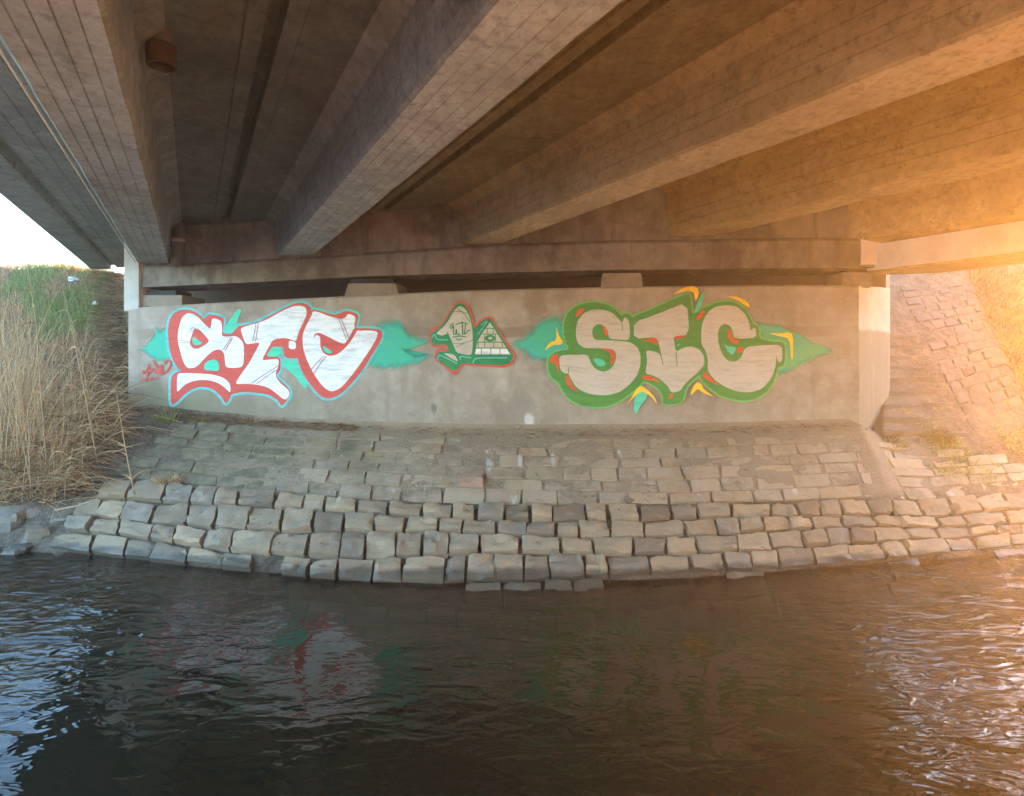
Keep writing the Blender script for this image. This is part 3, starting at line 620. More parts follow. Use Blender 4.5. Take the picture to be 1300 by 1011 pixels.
def grooves(p0, p1, count, depth, width=.010):
    depth *= 1.5
    """Board joints: a run from p0 to p1 cut by narrow V grooves; the groove goes to the inner side (left of travel)."""
    (c0, h0), (c1, h1) = p0, p1; L = math.hypot(c1 - c0, h1 - h0); tx, ty = (c1 - c0) / L, (h1 - h0) / L; nx, ny = -ty, tx
    out = []
    for i in range(1, count):
        m = L * (i + R.uniform(-.16, .16)) / count; st = R.uniform(-.0015, .0015)
        out += [(c0 + tx * (m - width / 2) + nx * st, h0 + ty * (m - width / 2) + ny * st), (c0 + tx * m + nx * depth, h0 + ty * m + ny * depth), (c0 + tx * (m + width / 2), h0 + ty * (m + width / 2))]
    return out
def slab_h(c): return 1.93 + .07 * c
GIRD = [(-.735, -.313, 1.37, 'soffit_grey', 5), (1.10, 1.57, 1.46, 'soffit_grey', 5), (3.39, 3.87, 1.58, 'soffit_tan', 4), (5.82, 6.33, 1.63, 'soffit_ochre', 4)]
for (c0, c1, hb, mt, nb) in GIRD:
    hl, hr = slab_h(c0 - .17) + .05, slab_h(c1 + .17) + .05
    p = [(c0 - .17, hl), (c0 - .17, hl - .055), (c0 - .045, hl - .15)]
    p += grooves((c0 - .045, hl - .15), (c0 - .012, hb + .03), 4, .005) + [(c0 - .010, hb + .022, .016), (c0 + .012, hb, .016)]
    p += grooves((c0 + .012, hb), (c1 - .012, hb), nb, .005) + [(c1 - .012, hb, .022), (c1 + .010, hb + .022, .022)]
    p += grooves((c1 + .012, hb + .03), (c1 + .045, hr - .15), 4, .005) + [(c1 + .045, hr - .15), (c1 + .17, hr - .055), (c1 + .17, hr)]
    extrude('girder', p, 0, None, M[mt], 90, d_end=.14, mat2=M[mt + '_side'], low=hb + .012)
# deck slab with a joint slot in the middle of each bay
def slot(c): h = slab_h(c); return [(c - .16, h), (c - .15, h - .018), (c - .05, h - .018), (c - .045, h + .10), (c + .045, h + .10), (c + .05, h - .018), (c + .15, h - .018), (c + .16, h)]
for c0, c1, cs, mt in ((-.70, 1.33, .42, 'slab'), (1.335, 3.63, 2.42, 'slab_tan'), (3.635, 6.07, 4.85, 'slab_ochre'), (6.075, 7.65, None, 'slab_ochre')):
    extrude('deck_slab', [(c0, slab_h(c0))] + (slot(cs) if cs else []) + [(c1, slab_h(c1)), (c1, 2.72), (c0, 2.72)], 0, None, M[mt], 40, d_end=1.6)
# cantilever on the near side: soffit boards, drip groove and edge strip
hc = 1.86
p = [(-.71, hc + .09)] + grooves((-.71, hc + .02), (-1.44, hc), 6, -.005) + [(-1.44, hc), (-1.455, hc + .055), (-1.535, hc + .055), (-1.55, hc - .03), (-1.93, hc - .03), (-1.95, hc - .01), (-1.95, 2.70), (-.705, 2.70)]
extrude('cantilever_slab', p, 0, None, M['soffit_grey'], 40, d_end=3.6)
# edge beam on the far side
hs = slab_h(7.9)
extrude('edge_beam', [(7.66, hs), (7.66, 2.75), (9.05, 2.75), (9.05, 1.12), (8.02, 1.10), (8.0, 1.12), (8.0, 1.47), (7.80, 1.52), (7.76, hs - .1)], 0, None, M['soffit_ochre'], 60, d_end=.5)
extrude('edge_strip', [(7.992, 1.125), (7.992, 1.46), (7.955, 1.455), (7.955, 1.125)], 0, None, M['pale'], 60, d_end=.5, lab='pale strip along the edge beam')
# cross beam over the bearings
BOT_V = [(178, 365), (330, 358), (470, 350.5), (620, 346.5), (760, 343), (950, 341), (1118, 340)]
LED_V = [(178, 339), (330, 331), (470, 322), (620, 312), (760, 307), (950, 304), (1118, 303)]
us = [178] + list(range(200, 1100, 20)) + [1118]; V, Fc = [], []
for u in us:
    b = wp(u, interp(u, BOT_V), .06); l = wp(u, interp(u, LED_V), .06); jz = fbm(Vector((u * .05, 3, 0)), 3) * .006
    bb = Vector((b.x, b.y, 0)); zb, zl = b.z + jz, l.z + jz
    for d, z in ((0, zb), (0, zl - .03), (.03, zl + .01), (.10, zl + .03), (.12, 4.75), (.7, 4.75), (.7, zb)): V.append(bb - WN * d + Vector((0, 0, z)))
k = 7
for i in range(len(us) - 1):
    for j in range(k): Fc.append((i * k + j, (i + 1) * k + j, (i + 1) * k + (j + 1) % k, i * k + (j + 1) % k))
Fc += [tuple(range(k)), tuple((len(us) - 1) * k + j for j in range(k - 1, -1, -1))]
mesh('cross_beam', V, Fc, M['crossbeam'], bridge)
wall_block('beam_end_plate', 1093, 1119, 304, 336, .035, .058, M['pale'], bridge)
# road on top, parapets, and the abutment on the photographer's side
extrude('road_surface', [(-1.6, 2.725), (8.9, 2.755), (8.9, 2.86), (-1.6, 2.83)], 0, None, M['pipe'], 4, d_end=3.6)
nw0, nw1 = bp(-2.2, wall_s(-2.2) - 15.0, 0), bp(9.4, wall_s(9.4) - 15.0, 0)
na = empty('near_abutment', Vector((nw0.x, nw0.y, .8)), 'plain concrete abutment wall behind the photographer carrying the bridge', 'wall')
prism('wall_body', [Vector((p.x, p.y, -.5)) for p in (nw0, nw1, nw1 + WN * .8, nw0 + WN * .8)], [Vector((p.x, p.y, 3.5)) for p in (nw0, nw1, nw1 + WN * .8, nw0 + WN * .8)], M['dark'], na)

# things hung under the bridge
ca = [bp(-.75, wall_s(-.75, .0) + .1 - 13.5 * (1 - i / 30), 1.352 - .01 * math.sin(i / 30 * math.pi)) for i in range(31)]
v_, f_ = tube(ca, .0055, 6); tag(mesh('cable', v_, f_, M['cable'], smooth=True), 'thin pale cable strung along the edge of the first girder', 'cable')
dp = bp(-.165, 0, 0); s_d = (3.53 - dp.y) / BV.y; base = bp(-.165, s_d, 1.72)
dr = empty('drain_outlet', base + Vector((0, 0, .26)), 'short rusty round drain outlet hanging from the slab beside the first girder', 'drain pipe')
zz = [(0.24, .066), (.11, .066)]
v_, f_ = tube([base + Vector((0, 0, .30)), base + Vector((0, 0, .10))], .066, 20); mesh('pipe_sleeve', v_, f_, M['pipe'], dr, True)
V, Fc = [], []; n = 24
for r, z in ((.078, .125), (.084, .11), (.082, .0), (.066, -.004), (.064, .09)):
    for k in range(n):
        an = 2 * math.pi * k / n; w_ = 1 + .03 * fbm(Vector((math.cos(an) * 3, math.sin(an) * 3, z * 20)), 3); V.append(base + Vector((math.cos(an) * r * w_, math.sin(an) * r * w_, z + (.008 * fbm(Vector((an * 3, 1, 1)), 3) if z < .01 else 0))))
for i in range(4):
    for k in range(n): Fc.append((i * n + k, i * n + (k + 1) % n, (i + 1) * n + (k + 1) % n, (i + 1) * n + k))
Fc.append(tuple(4 * n + k for k in range(n))); mesh('rusty_collar', V, Fc, M['rust'], dr, True)
pb, pt = wp(226, 338, -.14), wp(226, 262, -.14)
vp = empty('downpipe', pb, 'dark vertical pipe in the corner beside the first girder', 'drain pipe')
v_, f_ = tube([pb, pt], .088, 18); mesh('pipe_shaft', v_, f_, M['pipe'], vp, True)
c = lerp(pb, pt, .40); v_, f_ = tube([c, c + Vector((0, 0, .05))], .097, 18); mesh('pipe_ring', v_, f_, M['pipe_ring'], vp, True)

# ------------------------------------------------------------------ stone revetment
rev = empty('stone_revetment', S(650, 0), 'sloping bank paved with rough stone blocks below the graffiti wall', 'stone bank')
def stone(name, corners, nrm, h, mat, parent, n=5, rnd=.035, rough=.017, sink=.10, tilt=.010):
    """A rough cushion-faced block over a quad (bl, br, tr, tl)."""
    cen = sum(corners, Vector()) / 4; seed = Vector((R.uniform(0, 99), R.uniform(0, 99), 0))
    tx, ty = R.uniform(-tilt, tilt), R.uniform(-tilt, tilt); V, Fc = [], []
    def P(x, y):
        a = lerp(corners[0], corners[1], x); b = lerp(corners[3], corners[2], x); return lerp(a, b, y)
    N = n + 2
    for j in range(N):
        for i in range(N):
            ox, oy = i in (0, N - 1), j in (0, N - 1)
            x = 0 if i == 0 else 1 if i == N - 1 else .03 + .94 * (i - 1) / (n - 1)
            y = 0 if j == 0 else 1 if j == N - 1 else .03 + .94 * (j - 1) / (n - 1)
            X, Y = 2 * x - 1, 2 * y - 1; k = rnd * .5 * X * X * Y * Y
            p = P(.5 + X * .5 * (1 - k), .5 + Y * .5 * (1 - k))
            q = (p - cen) * 4 + seed
            side = fbm(q * 1.5, 3)
            p = p + (p - cen) * (.07 * side if (ox or oy or i in (1, N - 2) or j in (1, N - 2)) else .0)
            if ox or oy: z = -sink
            else:
                z = h * (1 - .20 * abs(X) ** 9) * (1 - .20 * abs(Y) ** 9) + rough * fbm(q * 2, 4) + tx * X + ty * Y
                z += rough * 1.1 * (noise.cell(q * 1.6) - .5)
            V.append(p + nrm * z)
    Fc = [(j * N + i, j * N + i + 1, (j + 1) * N + i + 1, (j + 1) * N + i) for j in range(N - 1) for i in range(N - 1)]
    o = mesh(name, V, Fc, mat, parent, smooth=True, loc=cen); o.data.set_sharp_from_angle(angle=math.radians(32)); return o
ROWS = [-.30, -.19, -.085, .015, .115, .215, .315, .425]       # coarse blocks, some under water
def row_t(r, a): return ROWS[r] + .012 * math.sin(a * .011 + r * 1.7) + .018 * math.sin(a * .0043 + r) 
cnt = 0
for r in range(len(ROWS) - 1):
    a = {3: 60, 4: 66, 5: 72, 6: 92}.get(r, 180 + R.uniform(0, 30)); amax = 1480 if r > 2 else 1380
    while a < amax:
        wdt = R.choice((30, 34, 37, 40, 43, 46, 53)) * (1.0 if r > 2 else 1.1); g = 1.5; a2 = a + wdt
        skip = (r == 3 and (300 < a < 330 or R.random() < .012)) or (r == 2 and not (560 < a < 760) and R.random() < .55) or (r < 2 and R.random() < .15)
        if not skip:
            gt = .004; j = lambda s=2.4: R.uniform(-s, s)
            c = [S(a + g / 2 + j(), row_t(r, a) + gt + R.uniform(-.006, .012)), S(a2 - g / 2 + j(), row_t(r, a2) + gt + R.uniform(-.006, .012)), S(a2 - g / 2 + j(), row_t(r + 1, a2) - gt + R.uniform(-.014, .004)), S(a + g / 2 + j(), row_t(r + 1, a) - gt + R.uniform(-.014, .004))]
            nr = Snrm((a + a2) / 2, ROWS[r] + .05); h = R.uniform(.035, .068) if r > 2 else R.uniform(.0, .03)
            if r == 2 and 560 < a < 760: h = R.uniform(.05, .09)
            stone('stone', c, nr, h, M['stone'], rev, 7); cnt += 1
        a = a2
UR = [.435, .52, .605, .69, .77, .85, .925]
for r in range(len(UR) - 1):
    a = 96 + r * 9 + R.uniform(0, 20); amax = 1420 - r * 30
    while a < amax:
        a2 = a + R.choice((40, 44, 48, 52, 58)); g = 1.3
        if not (r == 1 and 560 < (a + a2) / 2 < 620):
            j = lambda s=2.2: R.uniform(-s, s); gt = .003
            f = lambda x, k: UR[k] + .008 * math.sin(x * .009 + k * 2.1) + .018 * math.sin(x * .0043 + 7)
            c = [S(a + g / 2 + j(), f(a, r) + gt), S(a2 - g / 2 + j(), f(a2, r) + gt), S(a2 - g / 2 + j(), f(a2, r + 1) - gt), S(a + g / 2 + j(), f(a, r + 1) - gt)]
            h = R.choice((.001, .004, .006, .009, .014)) if r < 5 else R.uniform(-.010, .008)
            stone('paving_stone', c, Snrm((a + a2) / 2, UR[r]), h, M['paving'], rev, 4, rnd=.05, rough=.008, sink=.05, tilt=.006); cnt += 1
        a = a2
c = [S(570, .525), S(611, .525), S(609, .60), S(571, .60)]
o = stone('loose_block', c, Snrm(590, .56), .085, M['redstone'], rev, 5); o['label'] = 'reddish block standing proud of the paving'

# loose boulders at the left waterline
for (u, v, wd, hg, lab) in ((14, 664, 62, 42, 'brownish round boulder at the waterline below the reeds, cut by the picture edge'), (49, 658, 32, 28, 'pale tilted boulder beside the reeds above the waterline'), (53, 681, 40, 26, 'flat grey boulder just above the water below the pale tilted one'),
                            (88, 650, 30, 20, 'small pinkish boulder half buried under the overhanging reeds'), (82, 668, 32, 30, 'blocky boulder next to the first paved stones'), (24, 698, 34, 14, 'low dark boulder half sunk in the water at far left')):
    a0 = u - (8 if v < 670 else 2); t0 = max(-.02, (interp(u, WATER_V) - v) / (interp(u, WATER_V) - 560)); p = S(a0, t0); k = p.y / F
    p = up(u, v, p.y - .05); V, Fc = [], []; n, mring = 18, 11
    for i in range(mring + 1):
        th = math.pi * i / mring
        for j in range(n):
            ph = 2 * math.pi * j / n; d = Vector((math.sin(th) * math.cos(ph), math.sin(th) * math.sin(ph), math.cos(th)))
            d2 = Vector([math.copysign(abs(x) ** .55, x) for x in d]); rr = 1 + .34 * fbm(d * 1.6 + Vector((u, v, 0)), 4)
            V.append(p + Vector((d2.x * wd * k * .40, d2.y * wd * k * .36, d2.z * hg * k * .46)) * rr)
    for i in range(mring):
        for j in range(n): Fc.append((i * n + j, (i + 1) * n + j, (i + 1) * n + (j + 1) % n, i * n + (j + 1) % n))
    bo = mesh('boulder', V, Fc, M['boulder'], smooth=True, loc=p - Vector((0, 0, hg * k * .5))); bo.data.set_sharp_from_angle(angle=math.radians(26))
    tag(bo, lab, 'boulder', 'loose boulders at the left waterline')

# ------------------------------------------------------------------ steps and paved strip right of the wall
stairs = empty('stone_steps', rp(1170, 552), 'worn stone steps climbing the slope beside the wall end', 'steps')
ys = [556, 537, 519, 502, 486, 471, 457, 444, 432, 421]
for i in range(len(ys) - 1):
    l0, r0 = 1122, interp(ys[i], [(420, 1160), (556, 1232)])
    xs = [l0, lerp(l0, r0, R.uniform(.35, .6)), r0] if i < 7 else [l0, r0]
    for x0, x1 in zip(xs, xs[1:]):
        a, b = rp(x0 + .7, ys[i]), rp(x1 - .7, ys[i]); dep_ = (rp(x0, ys[i + 1]) - rp(x0, ys[i])); rise = dep_.z
        bk_ = Vector((dep_.x, dep_.y, 0)) * 1.05; jz = R.uniform(-.02, .02)
        j = lambda: Vector((R.uniform(-.012, .012), R.uniform(-.012, .012), R.uniform(-.014, .014)))
        zt_ = max(a.z, b.z) + rise * .40 + jz
        lo = [a - Vector((0, 0, .12)), b - Vector((0, 0, .12)), b + bk_ - Vector((0, 0, .05)), a + bk_ - Vector((0, 0, .05))]
        hi = [Vector((p.x, p.y, zt_)) + j() for p in (a + bk_ * .06, b + bk_ * .06, b + bk_, a + bk_)]
        prism('step_stone', lo, hi, M['step'], stairs)
strip = empty('paved_strip', rp(1240, 530), 'pale stone paving strip running down the slope right of the steps', 'paving')
TL, TR, BR, BL = (1140, 366), (1228, 358), (1306, 512), (1232, 545)
def q4(x, y): return (lerp(lerp(TL[0], TR[0], x), lerp(BL[0], BR[0], x), y), lerp(lerp(TL[1], TR[1], x), lerp(BL[1], BR[1], x), y))
for i in range(15):
    y0, y1 = (i / 15) ** 1.25, ((i + 1) / 15) ** 1.25; x = 0; st_ = [0]
    while x < 1:
        x += R.uniform(.15, .30); st_.append(min(1, x))
    for x0, x1 in zip(st_, st_[1:]):
        if x1 - x0 < .06 or R.random() < .03: continue
        c = [rp(*q4(x0 + .012, y1 - .006)), rp(*q4(x1 - .012, y1 - .006)), rp(*q4(x1 - .012, y0 + .006)), rp(*q4(x0 + .012, y0 + .006))]
        stone('paving_stone', c, RPN, R.uniform(.012, .03), M['warmpave'], strip, 4, rough=.012, sink=.06)

# ------------------------------------------------------------------ plants
def blades(name, items, mat, parent=None, **k):
    """items: (base, direction, length, width, droop, tone)."""
    V, Fc, T = [], [], []
    for (p, d, L, wd, dr_, tn) in items:
        d = d.normalized(); sd_ = d.cross(Vector((R.uniform(-1, 1), R.uniform(-1, 1), .3))); sd_.normalize(); n = 4; k0 = len(V); q = p.copy()
        for i in range(n + 1):
            w_ = wd * (1 - i / n * .85); V += [q - sd_ * w_, q + sd_ * w_]; T += [tn, tn]
            if i < n: q = q + d * (L / n); d = (d + Vector((0, 0, -dr_ / n)) + Vector((R.uniform(-.06, .06), R.uniform(-.06, .06), 0))).normalized()
        for i in range(n): Fc.append((k0 + 2 * i, k0 + 2 * i + 1, k0 + 2 * i + 3, k0 + 2 * i + 2))
    o = mesh(name, V, Fc, M[mat], parent, attr={'tone': T}, **k); return o
def px_of(p): return 650 + F * p.x / p.y, HZ - F * (p.z - HC) / p.y
it = []
G = lambda m, s: min(1, max(0, R.gauss(m, s)))
for _ in range(4200):              # standing stems
    a = R.uniform(-330, 40); t = R.uniform(.30, 1.35); p = S(a, t); u, v = px_of(p)
    if u > 118: continue
    hgt = (R.uniform(.9, 2.2) if u < 45 else R.uniform(.5, 1.2) if u < 90 else R.uniform(.4, 1.1)) * (1 - .2 * (t > 1.15)); ln = R.gauss(.14, .26)
    it.append((p, Vector((ln, R.gauss(-.05, .2), 1)), hgt, R.uniform(.003, .008), R.choice((.05, .15, .3, .9, 1.6)), G(.62, .26)))
it2 = []
for _ in range(6800):              # broken stems leaning and lying in a mat
    a = R.uniform(-300, 96); t = R.uniform(.28, 1.2); p = S(a, t); u, v = px_of(p)
    if u > 148 or v > 650 or (u > 112 and v > 585): continue
    an = R.gauss(.2, 1.1); el = abs(R.gauss(.15, .35))
    (it if R.random() < .25 else it2).append((p + Vector((0, 0, R.uniform(0, .42))), Vector((math.cos(an), -abs(math.sin(an)) * .8, el)), R.uniform(.3, 1.1), R.uniform(.003, .009), R.uniform(.2, 1.2), G(.5, .3)))
tag(blades('reed_bed', it, 'reed'), 'dense bed of dry straw coloured reeds on the left bank', 'reeds', kind='stuff')
tag(blades('fallen_reeds', it2, 'reed_mat'), 'tangled red brown mat of broken reeds at the foot of the standing ones', 'reeds', kind='stuff')
it = []
for _ in range(9000):
    a = R.uniform(-260, 84); t = R.uniform(.30, 1.9); p = S(a, t); u, v = px_of(p)
    if u > 168: continue
    if t > 1.35 and u < 118 and R.random() < .65: continue
    an = R.uniform(0, 6.28); it.append((p + Vector((0, 0, .02)), Vector((math.cos(an), math.sin(an), R.uniform(.0, .5))), R.uniform(.08, .32), R.uniform(.004, .012), R.uniform(.1, .8), G(.42, .25)))
for _ in range(4200):              # matted stalks on the slope beside the wall end
    p = S(R.uniform(50, 84), R.uniform(1.0, 2.02)); u, v = px_of(p)
    if u > 160: continue
    an = R.uniform(0, 6.28); it.append((p + Vector((0, 0, R.uniform(.01, .08))), Vector((math.cos(an), math.sin(an), R.uniform(-.1, .4))), R.uniform(.12, .5), R.uniform(.004, .010), R.uniform(.1, .8), G(.62, .25)))
tag(blades('dead_litter', it, 'litter'), 'brown dead stalks and leaf litter on the left slope', 'litter', kind='stuff')
it = []; it3 = []
for _ in range(26000):
    a = R.uniform(-300, 72); t = R.uniform(1.38, 2.12); p = S(a, t); u, v = px_of(p)
    if u > 140 - max(0, (v - 360)) * .25: continue
    if fbm(p * .9, 3) + (t - 1.75) * .8 < -.05:
        it3.append((p, Vector((R.gauss(.1, .5), R.gauss(-.1, .4), .8)), R.uniform(.08, .3), R.uniform(.003, .007), R.uniform(.3, 1.4), G(.55, .25))); continue
    it.append((p, Vector((R.gauss(.1, .35), R.gauss(-.1, .35), 1)), R.uniform(.10, .30), R.uniform(.003, .007), R.uniform(.3, 1.2), G(.5, .25)))
tag(blades('hill_grass', it, 'grass'), 'fresh green grass on top of the left slope', 'grass', kind='stuff')
tag(blades('hill_dry_grass', it3, 'reed_mat'), 'withered grass patches among the green on the left slope', 'grass', kind='stuff')
it = []
for _ in range(9000):
    u = R.uniform(1195, 1420); v = R.uniform(330, 520); p = rp(u, v)
    if u < interp(v, [(345, 1226), (512, 1306)]) - 2: continue
    yel = fbm(p * 1.1 + Vector((3, 3, 0)), 3)
    it.append((p, Vector((R.gauss(-.1, .5), R.gauss(-.2, .4), .8)), R.uniform(.10, .34), R.uniform(.004, .010), R.uniform(.3, 1.4), min(1, max(0, .45 + yel * .9 + R.gauss(0, .18)))))
for _ in range(2600):
    u = R.uniform(1130, 1420); v = R.uniform(538, 572); a = 650 + (u - 650) / .87; p = S(a, R.uniform(.86, 1.02))
    if fbm(p * 1.6, 3) < -.05: continue
    it.append((p, Vector((R.gauss(0, .5), R.gauss(-.3, .4), .7)), R.uniform(.05, .16), R.uniform(.003, .007), R.uniform(.5, 1.4), G(.6, .2)))
tag(blades('slope_undergrowth', it, 'drygrass'), 'dry yellow brown grass on the right slope', 'grass', kind='stuff')
it = []
for _ in range(3000):              # dust, stalks and moss along the wall foot
    a = R.uniform(70, 1180); t = R.uniform(.93, .995); p = S(a, t)
    if a > 420 and R.random() < .82: continue
    an = R.uniform(0, 6.28); it.append((p + Vector((0, 0, .01)), Vector((math.cos(an), math.sin(an) * .5 - .3, R.uniform(0, .35))), R.uniform(.04, .22), R.uniform(.002, .006), R.uniform(.2, 1), G(.38, .25)))
tag(blades('wall_foot_litter', it, 'litter'), 'dead stalks and dirt lying along the foot of the wall', 'litter', kind='stuff')
it = []
for _ in range(4200):              # mossy grass between the stones at the right end of the paving
    a = R.uniform(1190, 1480); t = R.uniform(.55, 1.12); p = S(a, t)
    if fbm(p * 1.3 + Vector((9, 0, 0)), 3) < .0 - (t - .85) * .5: continue
    it.append((p, Vector((R.gauss(0, .6), R.gauss(-.3, .5), .6)), R.uniform(.03, .13), R.uniform(.002, .006), R.uniform(.5, 1.6), G(.6, .22)))
tag(blades('mossy_grass', it, 'grass'), 'yellow green mossy grass creeping over the paving at right', 'grass', kind='stuff')
it = []
for _ in range(2200):              # bits of stalk and leaf caught on the stones
    a = R.uniform(60, 1400); t = R.uniform(.03, .92); p = S(a, t) + Vector((0, 0, .012 if t > .43 else .05))
    if a > 420 and R.random() < .6: continue
    an = R.uniform(0, 6.28); it.append((p, Vector((math.cos(an), math.sin(an) * .6, R.uniform(-.25, .1))), R.uniform(.02, .11), R.uniform(.002, .006), .2, G(.45, .28)))
tag(blades('debris', it, 'litter'), 'scraps of dead stalk caught between the paving stones', 'debris', kind='stuff')
def tuft(name, u, v, n, L, mat, lab, cat, spread=.10, lean=(0, 0), group=None, a=None, t=None):
    p = S(a, t) if a is not None else rp(u, v); it = []
    for _ in range(n):
        an = R.uniform(0, 6.28); rr = R.uniform(0, spread); q = p + Vector((math.cos(an) * rr, math.sin(an) * rr * .7, 0))
        it.append((q, Vector((math.cos(an) * .55 + lean[0], math.sin(an) * .4 + lean[1], R.uniform(.5, 1.1))), L * R.uniform(.5, 1.1), R.uniform(.002, .005), R.uniform(.5, 1.6), G(.55, .22)))
    return tag(blades(name, it, mat, loc=p), lab, cat, group)
tuft('grass_tuft', 0, 0, 120, .26, 'grass', 'green grass tuft drooping over the stones at the left foot of the wall', 'grass tuft', .14, (-.15, -.3), a=142, t=.90)
tuft('grass_tuft', 0, 0, 46, .16, 'grass', 'smaller green tuft by the wall foot under the first letter', 'grass tuft', .12, (0, -.3), a=188, t=.93)
tuft('straw_clump', 0, 0, 260, .16, 'reed', 'rounded clump of dry straw lying on the paving above the waterline stones', 'straw clump', .17, (0, 0), a=176, t=.45)
tuft('weed', 0, 0, 30, .22, 'drygrass', 'thin yellow weed growing between the paving stones at right', 'weed', .06, a=1376, t=.62)
tuft('weed', 0, 0, 18, .10, 'drygrass', 'tiny pale weed in a joint left of the taller weed', 'weed', .03, a=1330, t=.66)
tuft('grass_tuft', 0, 0, 60, .22, 'drygrass', 'yellow green grass tuft beside the picture edge at right', 'grass tuft', .12, a=1425, t=.80)
def stalk(pts, r, mat, name, lab, cat, leaves=0):
    P = [up(*q) for q in pts]; Q_ = []
    for i in range(len(P) - 1):
        for k in range(4): Q_.append(lerp(P[i], P[i + 1], k / 4))
    Q_.append(P[-1]); v_, f_ = tube(Q_, [r * (1 - .6 * i / len(Q_)) for i in range(len(Q_))], 6)
    root = empty(name, P[0], lab, cat); mesh('stem', v_, f_, M[mat], root, True)
    if leaves:
        it = []
        for _ in range(leaves):
            i = R.randrange(2, len(Q_)); it.append((Q_[i], Vector((R.uniform(-1, .6), R.uniform(-.6, .3), R.uniform(-.1, .6))), R.uniform(.1, .3), .006, R.uniform(.6, 1.6), G(.6, .2)))
        blades('leaf_blades', it, 'reed', root)['kind'] = 'stuff'
    return root
# attr-less stems use a plain stick material
stalk([(171, 628, 6.9), (163, 590, 6.85), (155, 545, 6.9), (148, 500, 7.0)], .008, 'twig', 'reed_stalk', 'single dry reed stalk leaning out over the paving stones', 'reed', 16)
stalk([(124, 590, 7.6), (108, 500, 7.6), (92, 420, 7.7), (80, 368, 7.8)], .009, 'twig', 'reed_stalk', 'tall upright reed stalk rising in front of the green grass', 'reed', 10)
stalk([(60, 600, 7.4), (52, 500, 7.3), (46, 410, 7.3), (34, 330, 7.3)], .009, 'twig', 'reed_stalk', 'tallest reed stalk reaching up to the bright sky', 'reed', 12)
stalk([(115, 515, 8.2), (103, 455, 8.2), (92, 410, 8.3)], .008, 'twig', 'reed_stalk', 'short bent reed stalk on the slope left of the wall', 'reed', 6)
stalk([(70, 648, 6.9), (100, 642, 6.7), (124, 633, 6.6)], .011, 'twig', 'stick', 'pale bare stick lying across the topmost corner stones', 'stick')
stalk([(196, 527, 8.55), (212, 531, 8.5), (232, 537, 8.4)], .014, 'twig', 'stick', 'thick orange brown stick lying at the foot of the wall', 'stick')
stalk([(186, 541, 8.2), (205, 545, 8.1), (221, 548, 8.0)], .008, 'twig', 'stick', 'thin stick below the thicker one at the wall foot', 'stick')
def bag(u, v, y, sx, sz, lab):
    p = up(u, v, y); V, Fc = [], []; n, mr = 12, 7
    for i in range(mr + 1):
        th = math.pi * i / mr
        for j in range(n):
            ph = 2 * math.pi * j / n; d = Vector((math.sin(th) * math.cos(ph), math.sin(th) * math.sin(ph), math.cos(th))); rr = 1 + .5 * fbm(d * 2 + Vector((u, 0, 0)), 4)
            V.append(p + Vector((d.x * sx, d.y * sx * .7, d.z * sz)) * rr)
    for i in range(mr):
        for j in range(n): Fc.append((i * n + j, (i + 1) * n + j, (i + 1) * n + (j + 1) % n, i * n + (j + 1) % n))
    tag(mesh('plastic_bag', V, Fc, M['plastic'], loc=p), lab, 'litter')
bag(93, 355, 12.0, .10, .05, 'larger crumpled white plastic bag near the top of the grass slope')
bag(121, 385, 11.3, .055, .035, 'small white plastic scrap lower on the slope beside the wall')

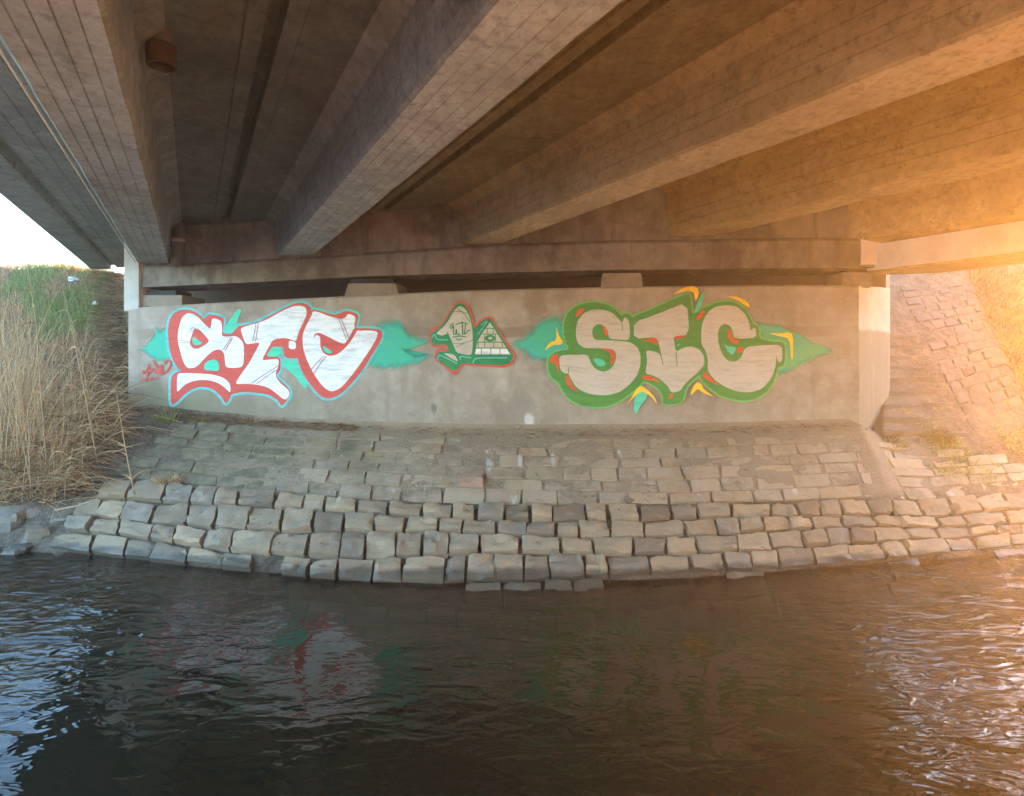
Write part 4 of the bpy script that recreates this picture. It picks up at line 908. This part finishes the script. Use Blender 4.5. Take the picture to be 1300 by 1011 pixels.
# trees on the embankment beyond the deck (they show in the river)
for (x, y, hh, sp, lab) in ((11.5, 15.5, 5.6, 2.3, 'broad brown leaved tree on the embankment top beyond the bridge'), (13.6, 17.2, 6.4, 2.2, 'taller brown leaved tree on the embankment right of the broad one'), (8.2, 17.5, 4.2, 2.0, 'small brown leaved tree behind the road on the embankment')):
    z0 = 3.4 if x > 9 else 2.6; root = empty('tree', Vector((x, y, z0)), lab, 'tree', 'trees on the right embankment'); b0 = Vector((x, y, z0 - .6))
    pts = [b0 + Vector((.15 * fbm(Vector((x, k, 0)), 2), .15 * fbm(Vector((k, y, 0)), 2), k * hh / 6)) for k in range(6)]
    v_, f_ = tube(pts, [.16 * (1 - k / 7) for k in range(6)], 8); mesh('trunk', v_, f_, M['twig'], root, True)
    for _ in range(9):
        k = R.randrange(2, 6); an = R.uniform(0, 6.28); q = pts[k]; e = q + Vector((math.cos(an) * sp * .8, math.sin(an) * sp * .8, R.uniform(.4, 1.4)))
        v_, f_ = tube([q, lerp(q, e, .5) + Vector((0, 0, .1)), e], [.06, .04, .015], 6); mesh('limb', v_, f_, M['twig'], root, True)
    it = []
    for _ in range(5200):
        d = Vector((R.gauss(0, 1), R.gauss(0, 1), R.gauss(0, 1))).normalized() * R.random() ** .45
        p = Vector((x + d.x * sp, y + d.y * sp, z0 + hh * .55 + d.z * hh * .52))
        if fbm(p * .9, 3) < -.12: continue
        it.append((p, Vector((R.uniform(-1, 1), R.uniform(-1, 1), R.uniform(-.6, .8))), R.uniform(.12, .3), R.uniform(.03, .06), .5, G(.4, .25)))
    blades('crown', it, 'litter', root)
# ------------------------------------------------------------------ air
if HAZE_DENSITY > 0:
    hm = bpy.data.materials.new('haze_air'); hm.use_nodes = True; N = hm.node_tree.nodes; N.clear()
    ov = N.new('ShaderNodeOutputMaterial'); pv = N.new('ShaderNodeVolumePrincipled')
    pv.inputs['Color'].default_value = (.93, .92, .90, 1); pv.inputs['Density'].default_value = HAZE_DENSITY; pv.inputs['Anisotropy'].default_value = .65
    hm.node_tree.links.new(pv.outputs[0], ov.inputs['Volume'])
    a, b = Vector((-46, -30, -2.1)), Vector((46, 46, 11.0))
    V = [(a.x, a.y, a.z), (b.x, a.y, a.z), (b.x, b.y, a.z), (a.x, b.y, a.z), (a.x, a.y, b.z), (b.x, a.y, b.z), (b.x, b.y, b.z), (a.x, b.y, b.z)]
    tag(mesh('haze', V, box_faces(), hm), kind='stuff')
